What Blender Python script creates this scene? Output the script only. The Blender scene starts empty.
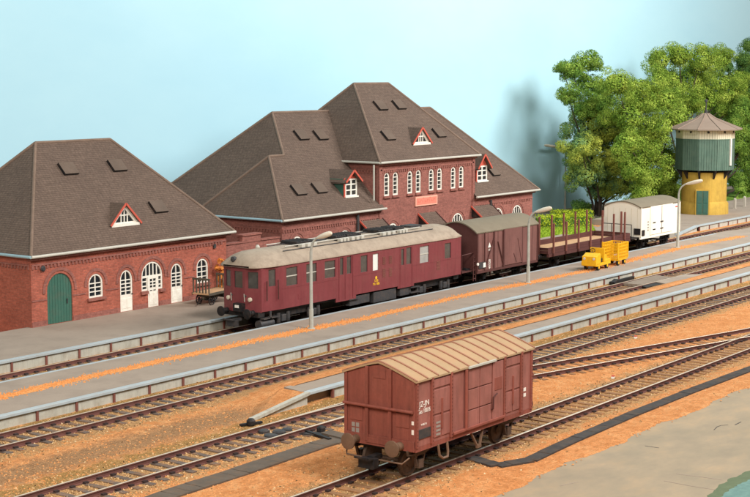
import bpy, bmesh, math, random
from mathutils import Vector, Matrix
random.seed(7)
R = math.radians

# ------------------------------------------------------------------ camera
F, CX, CY, VX, HY, CAMH = 1505.0, 375.0, 248.5, 1483.0, 74.0, 12.9   # focal length in photo pixels etc.
PITCH = math.atan2(CY - HY, F)
_d = ((VX - CX) / F, (CY - HY) / F, 1.0)
ANG = math.atan2(_d[0], math.cos(PITCH) + math.sin(PITCH) * _d[1])
_g = Vector((math.cos(ANG), math.sin(ANG), 0)); _z = Vector((0, 0, 1))
CR = Vector((math.sin(ANG), -math.cos(ANG), 0))
CF = math.cos(PITCH) * _g - math.sin(PITCH) * _z
CU = math.sin(PITCH) * _g + math.cos(PITCH) * _z
CC = Vector((0, 0, CAMH))
scene = bpy.context.scene
col = scene.collection
cd = bpy.data.cameras.new('camera'); cam = bpy.data.objects.new('camera', cd); col.objects.link(cam)
cd.sensor_fit = 'HORIZONTAL'; cd.sensor_width = 36.0; cd.lens = 36.0 * F / 750.0
cd.clip_start = 0.5; cd.clip_end = 800.0
cam.matrix_world = Matrix(((CR.x, CU.x, -CF.x, CC.x), (CR.y, CU.y, -CF.y, CC.y), (CR.z, CU.z, -CF.z, CC.z), (0, 0, 0, 1)))
scene.camera = cam
def ray(x, y): return CF + (x - CX) / F * CR + (CY - y) / F * CU
def onz(x, y, z=0.0):
    d = ray(x, y); return CC + d * ((z - CC.z) / d.z)
def ony(x, y, Y):
    d = ray(x, y); return CC + d * ((Y - CC.y) / d.y)
def onx(x, y, X):
    d = ray(x, y); return CC + d * ((X - CC.x) / d.x)
def onp(x, y, p0, n):
    d = ray(x, y); n = Vector(n); return CC + d * ((Vector(p0) - CC).dot(n) / d.dot(n))

# ------------------------------------------------------------------ light: two studio lamps and a dim room
w = bpy.data.worlds.new('World'); scene.world = w; w.use_nodes = True
w.node_tree.nodes['Background'].inputs[0].default_value = (1.0, 0.96, 0.90, 1)
w.node_tree.nodes['Background'].inputs[1].default_value = 0.17
def lamp(name, loc, target, size, power, colr):
    l = bpy.data.lights.new(name, 'AREA'); l.shape = 'DISK'; l.size = size; l.energy = power; l.color = colr
    o = bpy.data.objects.new(name, l); col.objects.link(o); o.location = loc
    o.rotation_euler = (Vector(target) - Vector(loc)).to_track_quat('-Z', 'Y').to_euler()
    return o
lamp('studio_lamp_right', (120, 4, 50), (124, 70, 14), 36, 90000, (1.0, 0.985, 0.96))
lamp('studio_lamp_left', (-4, 12, 40), (64, 60, 8), 24, 38000, (1.0, 0.93, 0.84))
lamp('studio_lamp_camera', (48, -14, 66), (62, 50, 4), 20, 58000, (1.0, 0.98, 0.95))
scene.view_settings.view_transform = 'Standard'; scene.view_settings.look = 'None'
scene.view_settings.exposure = -0.10; scene.view_settings.gamma = 1.0; scene.view_settings.use_curve_mapping = False
scene.render.engine = 'CYCLES'

# ------------------------------------------------------------------ materials
def lin(c):
    c = c / 255.0
    return c / 12.92 if c <= 0.04045 else ((c + 0.055) / 1.055) ** 2.4
def L3(rgb): return tuple(lin(c) for c in rgb)
MATS = {}
def newmat(name):
    m = bpy.data.materials.new(name); m.use_nodes = True
    return m, m.node_tree.nodes, m.node_tree.links, m.node_tree.nodes['Principled BSDF']
def noise(N, L, vec, scale, detail=4, rough=0.6):
    n = N.new('ShaderNodeTexNoise'); n.inputs['Scale'].default_value = scale; n.inputs['Detail'].default_value = detail
    n.inputs['Roughness'].default_value = rough
    if vec is not None: L.new(vec, n.inputs['Vector'])
    return n.outputs['Fac']
def ramp(N, L, fac, stops):
    r = N.new('ShaderNodeValToRGB'); cr = r.color_ramp
    while len(cr.elements) > 1: cr.elements.remove(cr.elements[-1])
    cr.elements[0].position = stops[0][0]; cr.elements[0].color = (*stops[0][1], 1)
    for p, c in stops[1:]:
        e = cr.elements.new(p); e.color = (*c, 1)
    L.new(fac, r.inputs['Fac']); return r.outputs['Color']
def mix(N, L, fac, a, b, mode='MIX'):
    n = N.new('ShaderNodeMix'); n.data_type = 'RGBA'; n.blend_type = mode
    for s, v in ((0, fac), (6, a), (7, b)):
        if hasattr(v, 'is_linked') or hasattr(v, 'links'): L.new(v, n.inputs[s])
        else: n.inputs[s].default_value = v if s == 0 else (*v[:3], 1)
    return n.outputs[2]
def math_(N, L, op, a, b=None, clamp=False):
    n = N.new('ShaderNodeMath'); n.operation = op; n.use_clamp = clamp
    for i, v in enumerate((a, b)):
        if v is None: continue
        if hasattr(v, 'links'): L.new(v, n.inputs[i])
        else: n.inputs[i].default_value = v
    return n.outputs[0]
def bump(N, L, bs, h, strength=0.4, dist=0.03):
    b = N.new('ShaderNodeBump'); b.inputs['Strength'].default_value = strength; b.inputs['Distance'].default_value = dist
    L.new(h, b.inputs['Height']); L.new(b.outputs['Normal'], bs.inputs['Normal'])
def coords(N, which='Object'):
    return N.new('ShaderNodeTexCoord').outputs[which]
def worldpos(N): return N.new('ShaderNodeNewGeometry').outputs['Position']
def mat(name, rgb, rough=0.75, var=0.18, scale=1.2, fine=18.0, bmp=0.15, metal=0.0, dirt=None, dirt_amt=0.35, spec=0.35, streak=0.0):
    """worn paint or plain matt surface: two scales of tone change, optional dirt patches"""
    if name in MATS: return MATS[name]
    m, N, L, bs = newmat(name); c = L3(rgb); p = worldpos(N)
    n1 = noise(N, L, p, scale, 5); n2 = noise(N, L, p, fine, 3)
    f = math_(N, L, 'ADD', math_(N, L, 'MULTIPLY', n1, 0.65), math_(N, L, 'MULTIPLY', n2, 0.35))
    cc = ramp(N, L, f, [(0.3, tuple(x * (1 - var) for x in c)), (0.5, c), (0.7, tuple(min(1, x * (1 + var) + 0.006) for x in c))])
    if dirt:
        n3 = noise(N, L, p, scale * 1.9, 6, 0.7)
        d = ramp(N, L, n3, [(0.46, (0, 0, 0)), (0.72, (dirt_amt,) * 3)])
        cc = mix(N, L, d, cc, L3(dirt))
    if streak:
        mp = N.new('ShaderNodeMapping'); L.new(p, mp.inputs[0]); mp.inputs['Scale'].default_value = (5.0, 5.0, 0.55)
        n4 = noise(N, L, mp.outputs[0], 1.0, 5, 0.7)
        g4 = ramp(N, L, n4, [(0.34, (1 - streak,) * 3), (0.52, (1.0,) * 3), (0.7, (1 + streak * .6,) * 3)])
        cc = mix(N, L, 1.0, cc, g4, 'MULTIPLY')
    L.new(cc, bs.inputs['Base Color']); bs.inputs['Roughness'].default_value = rough; bs.inputs['Metallic'].default_value = metal
    bs.inputs['Specular IOR Level'].default_value = spec
    if bmp: bump(N, L, bs, n2, bmp, 0.02)
    MATS[name] = m; return m
def brick_mat(name, rgb, mortar, dark, bw=0.26, bh=0.085, slope=1.0, roofing=False, var=0.16):
    m, N, L, bs = newmat(name); p = worldpos(N)
    s = N.new('ShaderNodeSeparateXYZ'); L.new(p, s.inputs[0])
    u = math_(N, L, 'ADD', s.outputs[0], s.outputs[1]); v = math_(N, L, 'MULTIPLY', s.outputs[2], slope)
    cmb = N.new('ShaderNodeCombineXYZ'); L.new(u, cmb.inputs[0]); L.new(v, cmb.inputs[1])
    b = N.new('ShaderNodeTexBrick'); L.new(cmb.outputs[0], b.inputs['Vector'])
    b.inputs['Scale'].default_value = 1.0; b.inputs['Brick Width'].default_value = bw; b.inputs['Row Height'].default_value = bh
    b.inputs['Mortar Size'].default_value = bh * 0.13; b.inputs['Mortar Smooth'].default_value = 0.3
    c = L3(rgb); b.inputs['Color1'].default_value = (*(x * (1 + var) for x in c), 1); b.inputs['Color2'].default_value = (*(x * (1 - var) for x in c), 1)
    b.inputs['Mortar'].default_value = (*L3(mortar), 1)
    n1 = noise(N, L, p, 0.55, 5); n2 = noise(N, L, p, 7.0, 4)
    d = ramp(N, L, n1, [(0.42, (0, 0, 0)), (0.75, (0.55,) * 3)])
    cc = mix(N, L, d, b.outputs['Color'], L3(dark))
    g = ramp(N, L, n2, [(0.3, (0.80,) * 3), (0.7, (1.14,) * 3)])
    cc = mix(N, L, 1.0, cc, g, 'MULTIPLY')
    L.new(cc, bs.inputs['Base Color']); bs.inputs['Roughness'].default_value = 0.88; bs.inputs['Specular IOR Level'].default_value = 0.2
    h = math_(N, L, 'ADD', math_(N, L, 'MULTIPLY', b.outputs['Fac'], -1.0), math_(N, L, 'MULTIPLY', n2, 0.6))
    bump(N, L, bs, h, 0.5, 0.03); MATS[name] = m; return m
M_BRICK = brick_mat('red_brick', (174, 96, 78), (158, 104, 88), (130, 72, 60))
M_BRICK2 = brick_mat('dark_red_brick', (152, 96, 85), (144, 100, 90), (120, 76, 69))
M_TILE = brick_mat('brown_roof_shingle', (108, 91, 80), (92, 77, 68), (88, 74, 66), bw=0.22, bh=0.10, var=0.10)
M_HIP = mat('hip_cap', (122, 102, 88), 0.85, 0.25, 1.5)
M_GUTTER = mat('pale_gutter', (188, 184, 172), 0.5, 0.12)
M_GUTB = mat('blue_grey_gutter', (150, 178, 186), 0.5, 0.12)
M_WHITE = mat('white_joinery', (233, 228, 215), 0.6, 0.06, 2, dirt=(150, 110, 95), dirt_amt=0.25)
M_REDP = mat('red_bargeboard', (196, 88, 70), 0.6, 0.1)
M_GREEN = mat('green_door_paint', (56, 98, 84), 0.6, 0.14, 1.0, dirt=(120, 90, 75), dirt_amt=0.2)
M_PANE = mat('dark_window_pane', (34, 38, 42), 0.12, 0.2, 0.8, bmp=0, spec=0.6)
M_PANEG = mat('grey_window_pane', (74, 73, 70), 0.15, 0.35, 0.9, 4, bmp=0, spec=0.6)  # strong tone noise paints reflections into the glass colour
M_PANEL = mat('pale_grey_window_pane', (160, 160, 156), 0.2, 0.2, 0.9, 4, bmp=0)
M_PANEF = mat('frosted_window_pane', (222, 226, 220), 0.3, 0.06, bmp=0)
M_BLACK = mat('black_iron', (26, 26, 28), 0.6, 0.3, 2, dirt=(95, 72, 58), dirt_amt=0.4)
M_DKGREY = mat('dark_grey_metal', (56, 56, 58), 0.6, 0.25, 2, dirt=(110, 88, 70))
M_HATCH = mat('roof_hatch', (98, 82, 70), 0.6, 0.2)
M_ASPH = mat('platform_asphalt', (156, 141, 127), 0.92, 0.10, 0.35, 26, 0.35, dirt=(120, 108, 98), dirt_amt=0.4, spec=0.2)
M_COPE = mat('platform_coping', (168, 177, 180), 0.75, 0.10, 0.8, dirt=(160, 150, 135), dirt_amt=0.4)
M_WALLP = mat('platform_wall_slab', (180, 178, 166), 0.8, 0.08, 0.9, dirt=(140, 122, 98), dirt_amt=0.5, streak=.12)
M_POST = mat('rust_brown_post', (120, 72, 62), 0.7, 0.2)
M_RAIL = mat('rusty_rail_side', (104, 66, 58), 0.75, 0.22, 1.0, 14, dirt=(86, 52, 48), dirt_amt=0.5)
M_RAILT = mat('polished_rail_head', (216, 196, 172), 0.35, 0.12, 0.8, metal=0.45, bmp=0)
M_SLEEP = mat('dark_sleeper', (98, 86, 78), 0.9, 0.3, 1.3, 12, 0.4, dirt=(160, 112, 68), dirt_amt=0.75)
M_SLEEPB = mat('dusted_sleeper', (140, 103, 72), 0.9, 0.3, 1.3, 12, 0.4, dirt=(176, 122, 70), dirt_amt=0.8)
M_CHAIR = mat('rail_chair', (54, 40, 38), 0.8, 0.2)
M_LAMP = mat('lamp_concrete', (176, 176, 166), 0.7, 0.1, dirt=(130, 112, 92), dirt_amt=0.35)
M_LAMPG = mat('lamp_lens', (216, 204, 184), 0.4, 0.08)
M_YEL = mat('yellow_paint', (236, 178, 24), 0.5, 0.12, 2, dirt=(176, 120, 30), dirt_amt=0.35)
M_TYRE = mat('black_tyre', (34, 33, 33), 0.8, 0.2)
M_GOODS = mat('oxide_red_goods_paint', (154, 96, 86), 0.72, 0.10, 0.7, 9, 0.1, dirt=(126, 80, 66), dirt_amt=0.45, streak=.22)
M_GOODE = mat('oxide_red_trim_and_end_shade', (140, 76, 63), 0.72, 0.12, 0.7, 9, dirt=(112, 68, 56), dirt_amt=0.4, streak=.2)  # trim and end walls; the ends' shade is put into this darker red
M_GROOF = mat('tan_dusted_roof', (172, 144, 110), 0.85, 0.10, 0.8, 10, dirt=(186, 132, 98), dirt_amt=0.4)
M_GRIB = mat('roof_rib', (158, 112, 90), 0.85, 0.1)
M_GEAR = mat('dirty_shaded_running_gear', (78, 62, 52), 0.75, 0.3, 3, 14, 0.3, dirt=(116, 88, 66), dirt_amt=0.5)  # dirt patches over a base darkened to paint in the shade beneath the wagon
M_BUFF = mat('buffer_brown', (112, 86, 68), 0.6, 0.2, 3)
M_RC = mat('maroon_railcar_paint', (122, 56, 60), 0.45, 0.08, 0.6, 8, 0.05, dirt=(126, 72, 70), dirt_amt=0.5, streak=.14)
M_RCR = mat('beige_railcar_roof', (164, 148, 130), 0.75, 0.14, 0.8, 8, dirt=(120, 104, 90), dirt_amt=0.55)
M_VAN = mat('brown_van_paint', (116, 76, 70), 0.75, 0.12, 0.8, dirt=(94, 64, 60), dirt_amt=0.4, streak=.2)
M_VAND = mat('dark_brown_trim', (82, 46, 42), 0.7, 0.15)
M_VROOF = mat('olive_grey_roof', (122, 112, 94), 0.85, 0.10, 0.8, dirt=(112, 100, 84), dirt_amt=0.4)
M_WWAG = mat('cream_white_wagon_paint', (238, 230, 212), 0.65, 0.04, 0.8)
M_FLOORW = mat('wagon_floor_wood', (190, 152, 114), 0.9, 0.2, 1.5, 12, 0.3)
M_LET = mat('white_lettering', (240, 232, 222), 0.6, 0.05)
M_LETY = mat('yellow_lettering', (238, 190, 40), 0.5, 0.05)
M_LETG = mat('grey_lettering', (150, 140, 132), 0.6, 0.1)
M_LETR = mat('red_lettering', (206, 90, 84), 0.6, 0.05)
M_WTY = mat('yellow_plaster', (190, 154, 66), 0.85, 0.10, 0.7, 8, 0.2, dirt=(156, 122, 56), dirt_amt=0.5, streak=.12)
M_CREAM = mat('cream_boards', (204, 194, 168), 0.8, 0.08)
M_WTG = mat('tank_green', (84, 108, 94), 0.8, 0.14, 1.0, dirt=(112, 128, 112), dirt_amt=0.4, streak=.2)
M_WTR = mat('brown_tower_roof', (138, 120, 106), 0.85, 0.1, 1)
M_BARK = mat('tree_bark', (66, 54, 44), 0.95, 0.3, 2, 14, 0.5)
M_ROD = mat('cable_trench_cover', (92, 82, 72), 0.9, 0.2, 1.5, 14, 0.3, dirt=(130, 96, 66), dirt_amt=0.4)
M_RODB = mat('black_trench_cover', (62, 58, 56), 0.85, 0.25, 1.5, 14, 0.3, dirt=(120, 90, 62), dirt_amt=0.35)
M_WOODC = mat('crossing_planks', (132, 118, 104), 0.9, 0.15, 1, 14, 0.3)
M_FIG = mat('copper_leaf', (196, 118, 48), 0.6, 0.4, 3)
M_SIGN = mat('pink_sign_board', (222, 130, 110), 0.6, 0.06)
M_SIGNL = mat('sign_lettering', (210, 116, 98), 0.6, 0.05)
M_SIGNF = mat('sign_frame', (232, 168, 146), 0.6, 0.05)
M_GATE = mat('weathered_grey_wood', (84, 76, 64), 0.85, 0.25, 2, 14, 0.3)
M_CONC = mat('concrete_post', (178, 170, 156), 0.85, 0.1)

def leaf_mat(name, stops, scale=0.9):
    m, N, L, bs = newmat(name); p = worldpos(N)
    n1 = noise(N, L, p, scale, 3); n2 = noise(N, L, p, 9.0, 2)
    f = math_(N, L, 'ADD', math_(N, L, 'MULTIPLY', n1, 0.6), math_(N, L, 'MULTIPLY', n2, 0.4))
    cc = ramp(N, L, f, [(q, L3(c)) for q, c in stops])
    L.new(cc, bs.inputs['Base Color']); bs.inputs['Roughness'].default_value = 0.8; bs.inputs['Specular IOR Level'].default_value = 0.15
    tl = N.new('ShaderNodeBsdfTranslucent'); L.new(cc, tl.inputs['Color']); mx = N.new('ShaderNodeMixShader'); mx.inputs[0].default_value = 0.1
    L.new(bs.outputs[0], mx.inputs[1]); L.new(tl.outputs[0], mx.inputs[2]); L.new(mx.outputs[0], N['Material Output'].inputs['Surface'])
    return m
M_LEAF = leaf_mat('yellow_green_foliage', [(0.34, (70, 98, 34)), (0.48, (118, 146, 50)), (0.64, (176, 190, 82))])
M_LEAF2 = leaf_mat('mid_green_foliage', [(0.34, (58, 90, 38)), (0.48, (104, 138, 52)), (0.64, (158, 180, 78))])
M_LEAF3 = leaf_mat('mixed_blue_green_foliage', [(0.38, (104, 146, 116)), (0.45, (120, 148, 78)), (0.55, (162, 170, 66)), (0.68, (188, 190, 86))], 0.45)
M_LEAF4 = leaf_mat('dark_green_foliage', [(0.32, (52, 84, 44)), (0.5, (78, 112, 52)), (0.68, (118, 144, 66))])
M_HEDGE = leaf_mat('lime_hedge_foliage', [(0.3, (130, 150, 32)), (0.5, (168, 182, 44)), (0.7, (194, 204, 66))], 1.5)
M_LAWN = leaf_mat('lawn_green', [(0.3, (120, 150, 40)), (0.5, (150, 174, 52)), (0.7, (176, 192, 74))], 2.0)

def gravel_mat():
    m, N, L, bs = newmat('orange_gravel'); p = worldpos(N)
    s = N.new('ShaderNodeSeparateXYZ'); L.new(p, s.inputs[0]); Y = s.outputs[1]; X = s.outputs[0]
    big = noise(N, L, p, 0.35, 5); mid = noise(N, L, p, 2.2, 5, 0.7); fine = noise(N, L, p, 22.0, 3, 0.8)
    cc = ramp(N, L, mid, [(0.3, L3((192, 124, 72))), (0.5, L3((214, 146, 92))), (0.7, L3((226, 168, 114)))])
    wob = math_(N, L, 'MULTIPLY', math_(N, L, 'SUBTRACT', mid, 0.5), 2.4)
    def band(center, half, soft):
        d = math_(N, L, 'ABSOLUTE', math_(N, L, 'SUBTRACT', math_(N, L, 'ADD', Y, wob), center))
        return math_(N, L, 'MULTIPLY', math_(N, L, 'SUBTRACT', half + soft, d), 1.0 / soft, clamp=True)
    tan = ramp(N, L, fine, [(0.3, L3((124, 98, 66))), (0.55, L3((178, 142, 98))), (0.75, L3((208, 180, 138)))])
    msk = None
    for c, hw in ((50.0, 1.7), (41.65, 1.9), (34.75, 1.7), (27.9, 1.6)):
        b = band(c, hw - 0.3, 0.5); msk = b if msk is None else math_(N, L, 'MAXIMUM', msk, b)
    cc = mix(N, L, math_(N, L, 'MULTIPLY', msk, 0.8), cc, tan)
    gx = math_(N, L, 'MULTIPLY', math_(N, L, 'SUBTRACT', 45.0, X), 0.5, clamp=True)
    br = math_(N, L, 'MULTIPLY', math_(N, L, 'MULTIPLY', band(38.1, 0.5, 0.9), gx), 0.8)
    bc = ramp(N, L, fine, [(0.3, L3((104, 84, 62))), (0.55, L3((152, 122, 90))), (0.75, L3((188, 158, 122)))])
    cc = mix(N, L, br, cc, bc)
    ft = None                                    # ochre rubble along the feet of the platform walls
    for c in (51.2, 43.0, 36.5):
        b = band(c, 0.25, 0.35); ft = b if ft is None else math_(N, L, 'MAXIMUM', ft, b)
    oc = ramp(N, L, fine, [(0.3, L3((96, 80, 44))), (0.55, L3((158, 126, 74))), (0.75, L3((196, 166, 110)))])
    cc = mix(N, L, math_(N, L, 'MULTIPLY', ft, 0.8), cc, oc)
    grit = noise(N, L, p, 8.0, 3, 0.75); fg = math_(N, L, 'ADD', math_(N, L, 'MULTIPLY', fine, 0.6), math_(N, L, 'MULTIPLY', grit, 0.4))
    g = ramp(N, L, fg, [(0.34, (0.50,) * 3), (0.5, (0.98,) * 3), (0.68, (1.25,) * 3)])
    cc = mix(N, L, 1.0, cc, g, 'MULTIPLY')
    L.new(cc, bs.inputs['Base Color']); bs.inputs['Roughness'].default_value = 0.95; bs.inputs['Specular IOR Level'].default_value = 0.1
    bump(N, L, bs, fine, 0.9, 0.05); MATS['gravel'] = m; return m
M_GRAV = gravel_mat()
def stone_mat(name, stops):
    m, N, L, bs = newmat(name); p = worldpos(N)
    cc = ramp(N, L, noise(N, L, p, 11.0, 2), [(q, L3(c)) for q, c in stops])
    L.new(cc, bs.inputs['Base Color']); bs.inputs['Roughness'].default_value = 0.95; bs.inputs['Specular IOR Level'].default_value = 0.1
    return m
M_STONE = stone_mat('ballast_stone', [(0.36, (70, 56, 42)), (0.45, (146, 112, 74)), (0.56, (192, 152, 104)), (0.66, (222, 198, 160))])
M_STONEO = stone_mat('orange_stone', [(0.3, (176, 112, 62)), (0.5, (206, 142, 88)), (0.7, (220, 166, 114))])
M_STRIPE = stone_mat('orange_sand', [(0.3, (196, 126, 68)), (0.5, (216, 146, 86)), (0.7, (226, 166, 110))])
def board_mat():
    m, N, L, bs = newmat('bare_board'); p = worldpos(N)
    mp = N.new('ShaderNodeMapping'); L.new(p, mp.inputs[0]); mp.inputs['Rotation'].default_value = (0, 0, R(-52)); mp.inputs['Scale'].default_value = (0.5, 1.1, 1)
    n1 = noise(N, L, mp.outputs[0], 1.0, 6, 0.65); n2 = noise(N, L, p, 0.5, 4); n3 = noise(N, L, p, 30, 2)
    cc = ramp(N, L, n1, [(0.3, L3((150, 136, 116))), (0.5, L3((160, 144, 121))), (0.68, L3((172, 150, 122)))])
    d = ramp(N, L, n2, [(0.35, (0.35,) * 3), (0.6, (0, 0, 0))])
    cc = mix(N, L, d, cc, L3((128, 122, 106)))
    L.new(cc, bs.inputs['Base Color']); bs.inputs['Roughness'].default_value = 0.8; bs.inputs['Specular IOR Level'].default_value = 0.2
    bump(N, L, bs, n1, 0.25, 0.03); return m
M_BOARD = board_mat()
def sky_mat():
    m, N, L, bs = newmat('painted_backdrop'); p = worldpos(N)
    mp = N.new('ShaderNodeMapping'); L.new(p, mp.inputs[0]); mp.inputs['Scale'].default_value = (0.6, 1, 1.4)
    n1 = noise(N, L, mp.outputs[0], 0.06, 4, 0.55); n2 = noise(N, L, mp.outputs[0], 0.9, 5)
    f = math_(N, L, 'ADD', math_(N, L, 'MULTIPLY', n1, 0.9), math_(N, L, 'MULTIPLY', n2, 0.1))
    cc = ramp(N, L, f, [(0.35, L3((168, 208, 222))), (0.65, L3((178, 215, 226)))])
    L.new(cc, bs.inputs['Base Color']); bs.inputs['Roughness'].default_value = 0.9; bs.inputs['Specular IOR Level'].default_value = 0.1
    bump(N, L, bs, n2, 0.08, 0.05); return m
M_SKY = sky_mat()
M_TEAL = mat('teal_paint', (100, 132, 126), 0.6, 0.08, 2, 20, 0.1, dirt=(140, 176, 160), dirt_amt=0.4)
M_TEALE = mat('olive_paint_edge', (96, 108, 80), 0.8, 0.15, 3)

# ------------------------------------------------------------------ mesh helpers
class MB:
    def __init__(s): s.v = []; s.f = []; s.m = []
    def add(s, vs, fs, mi=0):
        b = len(s.v); s.v.extend([Vector(v) for v in vs])
        for f in fs: s.f.append([b + i for i in f]); s.m.append(mi)
        return s
    def poly(s, pts, mi=0): return s.add(pts, [list(range(len(pts)))], mi)
    def box(s, x0, x1, y0, y1, z0, z1, mi=0):
        vs = [(x, y, z) for z in (z0, z1) for y in (y0, y1) for x in (x0, x1)]
        return s.add(vs, [(0, 2, 3, 1), (4, 5, 7, 6), (0, 1, 5, 4), (2, 6, 7, 3), (0, 4, 6, 2), (1, 3, 7, 5)], mi)
    def prism(s, pts, axis, a0, a1, mi=0, mi_side=None):
        """2D polygon extruded along an axis: 'x' takes (y,z), 'y' takes (x,z), 'z' takes (x,y)"""
        mk = {'x': lambda p, a: (a, p[0], p[1]), 'y': lambda p, a: (p[0], a, p[1]), 'z': lambda p, a: (p[0], p[1], a)}[axis]
        n = len(pts); ar = sum(pts[i][0] * pts[(i + 1) % n][1] - pts[(i + 1) % n][0] * pts[i][1] for i in range(n))
        if axis == 'y': ar = -ar
        if ar < 0: pts = pts[::-1]
        if a0 > a1: a0, a1 = a1, a0
        vs = [mk(p, a0) for p in pts] + [mk(p, a1) for p in pts]
        s.add(vs, [list(range(n))[::-1], list(range(n, 2 * n))], mi)
        b = len(s.v) - 2 * n; ms = mi if mi_side is None else mi_side
        for i in range(n):
            j = (i + 1) % n; s.f.append([b + i, b + j, b + n + j, b + n + i]); s.m.append(ms)
        return s
    def tube(s, path, r, n=8, mi=0, cap=True):
        path = [Vector(p) for p in path]; k = len(path); rr = r if isinstance(r, (list, tuple)) else [r] * k
        b = len(s.v); prev = None
        for i, p in enumerate(path):
            t = (path[min(i + 1, k - 1)] - path[max(i - 1, 0)]).normalized()
            if prev is None:
                a = Vector((0, 0, 1)) if abs(t.z) < 0.9 else Vector((1, 0, 0))
                u = t.cross(a).normalized()
            else: u = (prev - t * prev.dot(t)).normalized()
            prev = u; q = t.cross(u)
            for j in range(n):
                an = 2 * math.pi * j / n; s.v.append(p + (u * math.cos(an) + q * math.sin(an)) * rr[i])
        for i in range(k - 1):
            for j in range(n):
                j2 = (j + 1) % n; s.f.append([b + i * n + j, b + i * n + j2, b + (i + 1) * n + j2, b + (i + 1) * n + j]); s.m.append(mi)
        if cap:
            s.f.append([b + j for j in range(n)][::-1]); s.m.append(mi); s.f.append([b + (k - 1) * n + j for j in range(n)]); s.m.append(mi)
        return s
    def lathe(s, prof, c, n=24, mi=0, axis='z', rot=0.0):
        b = len(s.v); k = len(prof); c = Vector(c)
        for r, h in prof:
            for j in range(n):
                an = 2 * math.pi * j / n + rot; a_, b_ = r * math.cos(an), r * math.sin(an)
                s.v.append(c + (Vector((a_, b_, h)) if axis == 'z' else Vector((h, a_, b_)) if axis == 'x' else Vector((b_, h, a_))))
        for i in range(k - 1):
            for j in range(n):
                j2 = (j + 1) % n; s.f.append([b + i * n + j, b + i * n + j2, b + (i + 1) * n + j2, b + (i + 1) * n + j]); s.m.append(mi)
        s.f.append([b + j for j in range(n)][::-1]); s.m.append(mi); s.f.append([b + (k - 1) * n + j for j in range(n)]); s.m.append(mi)
        return s
    def bar(s, a, b_, w, h, mi=0, up=(0, 0, 1)):
        a = Vector(a); b_ = Vector(b_); t = (b_ - a).normalized(); u = Vector(up)
        if abs(t.dot(u)) > 0.98: u = Vector((0, 1, 0))
        sd = t.cross(u).normalized() * (w / 2); up_ = sd.cross(t).normalized() * (h / 2)
        vs = [a - sd - up_, a + sd - up_, a + sd + up_, a - sd + up_, b_ - sd - up_, b_ + sd - up_, b_ + sd + up_, b_ - sd + up_]
        return s.add(vs, [(0, 3, 2, 1), (4, 5, 6, 7), (0, 1, 5, 4), (1, 2, 6, 5), (2, 3, 7, 6), (3, 0, 4, 7)], mi)
    def panel(s, o, u, v, outer, holes, depth, mi=0, mi_rev=None):
        """flat face in the u,v frame with real openings and reveals running inwards along -(u x v)"""
        o = Vector(o); u = Vector(u); v = Vector(v); n = u.cross(v).normalized()
        bm = bmesh.new(); ed = []
        for lp in [outer] + holes:
            vs = [bm.verts.new((p[0], p[1], 0)) for p in lp]
            for i in range(len(vs)): ed.append(bm.edges.new((vs[i], vs[(i + 1) % len(vs)])))
        bmesh.ops.triangle_fill(bm, use_beauty=True, use_dissolve=False, edges=ed, normal=(0, 0, 1))
        bm.verts.index_update(); b = len(s.v)
        for q in bm.verts: s.v.append(o + u * q.co.x + v * q.co.y)
        for f in bm.faces:
            f.normal_update(); ids = [b + q.index for q in f.verts]
            s.f.append(ids if f.normal.z > 0 else ids[::-1]); s.m.append(mi)
        bm.free(); mr = mi if mi_rev is None else mi_rev
        for lp in holes:
            k = len(lp); A = [o + u * p[0] + v * p[1] for p in lp]
            s.add(A + [p - n * depth for p in A], [(i, (i + 1) % k, k + (i + 1) % k, k + i) for i in range(k)], mr)
        return s
    def xf(s, M, start=0):
        for i in range(start, len(s.v)): s.v[i] = M @ s.v[i]
        return s
    def mesh(s, name, mats):
        me = bpy.data.meshes.new(name); me.from_pydata([tuple(q) for q in s.v], [], s.f)
        for m in (mats if isinstance(mats, (list, tuple)) else [mats]): me.materials.append(m)
        me.polygons.foreach_set('material_index', s.m); me.update(); return me
    def build(s, name, mats, parent=None, local=False, smooth=False, bevel=0.0, recalc=False, auto=None):
        if parent is not None and not local:
            r = parent
            while r.parent: r = r.parent
            for q in s.v: q -= r.location
        me = s.mesh(name, mats)
        if recalc:
            bm = bmesh.new(); bm.from_mesh(me); bmesh.ops.recalc_face_normals(bm, faces=bm.faces); bm.to_mesh(me); bm.free()
        if smooth:
            me.polygons.foreach_set('use_smooth', [True] * len(me.polygons))
            me.set_sharp_from_angle(angle=R(auto or 40))
        o = bpy.data.objects.new(name, me); col.objects.link(o); o.parent = parent
        if bevel:
            b = o.modifiers.new('bevel', 'BEVEL'); b.width = bevel; b.segments = 2; b.limit_method = 'ANGLE'; b.angle_limit = R(40)
        return o
def boxes(name, lst, m, parent, **kw):
    return [MB().box(*b).build(name, m, parent, **kw) for b in lst]
def tag(o, label=None, cat=None, group=None, kind=None):
    if label: o['label'] = label
    if cat: o['category'] = cat
    if group: o['group'] = group
    if kind: o['kind'] = kind
    return o
def thing(name, loc, label, cat, group=None, rotz=0.0):
    o = bpy.data.objects.new(name, None); col.objects.link(o); o.location = loc; o.rotation_euler = (0, 0, rotz)
    o.empty_display_size = 0.3
    return tag(o, label, cat, group)
def inst(name, me, parent, loc, rotz=0.0):
    o = bpy.data.objects.new(name, me); col.objects.link(o); o.parent = parent; o.location = loc; o.rotation_euler = (0, 0, rotz); return o
def arch(x0, x1, z0, zs, rise, n=10):
    """outline of an arched opening, counter-clockwise from lower left"""
    c = (x0 + x1) / 2; hw = (x1 - x0) / 2
    pts = [(x0, z0), (x1, z0)]
    for i in range(n + 1):
        a = math.pi * i / n; pts.append((c + hw * math.cos(a), zs + rise * math.sin(a)))
    return pts
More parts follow.
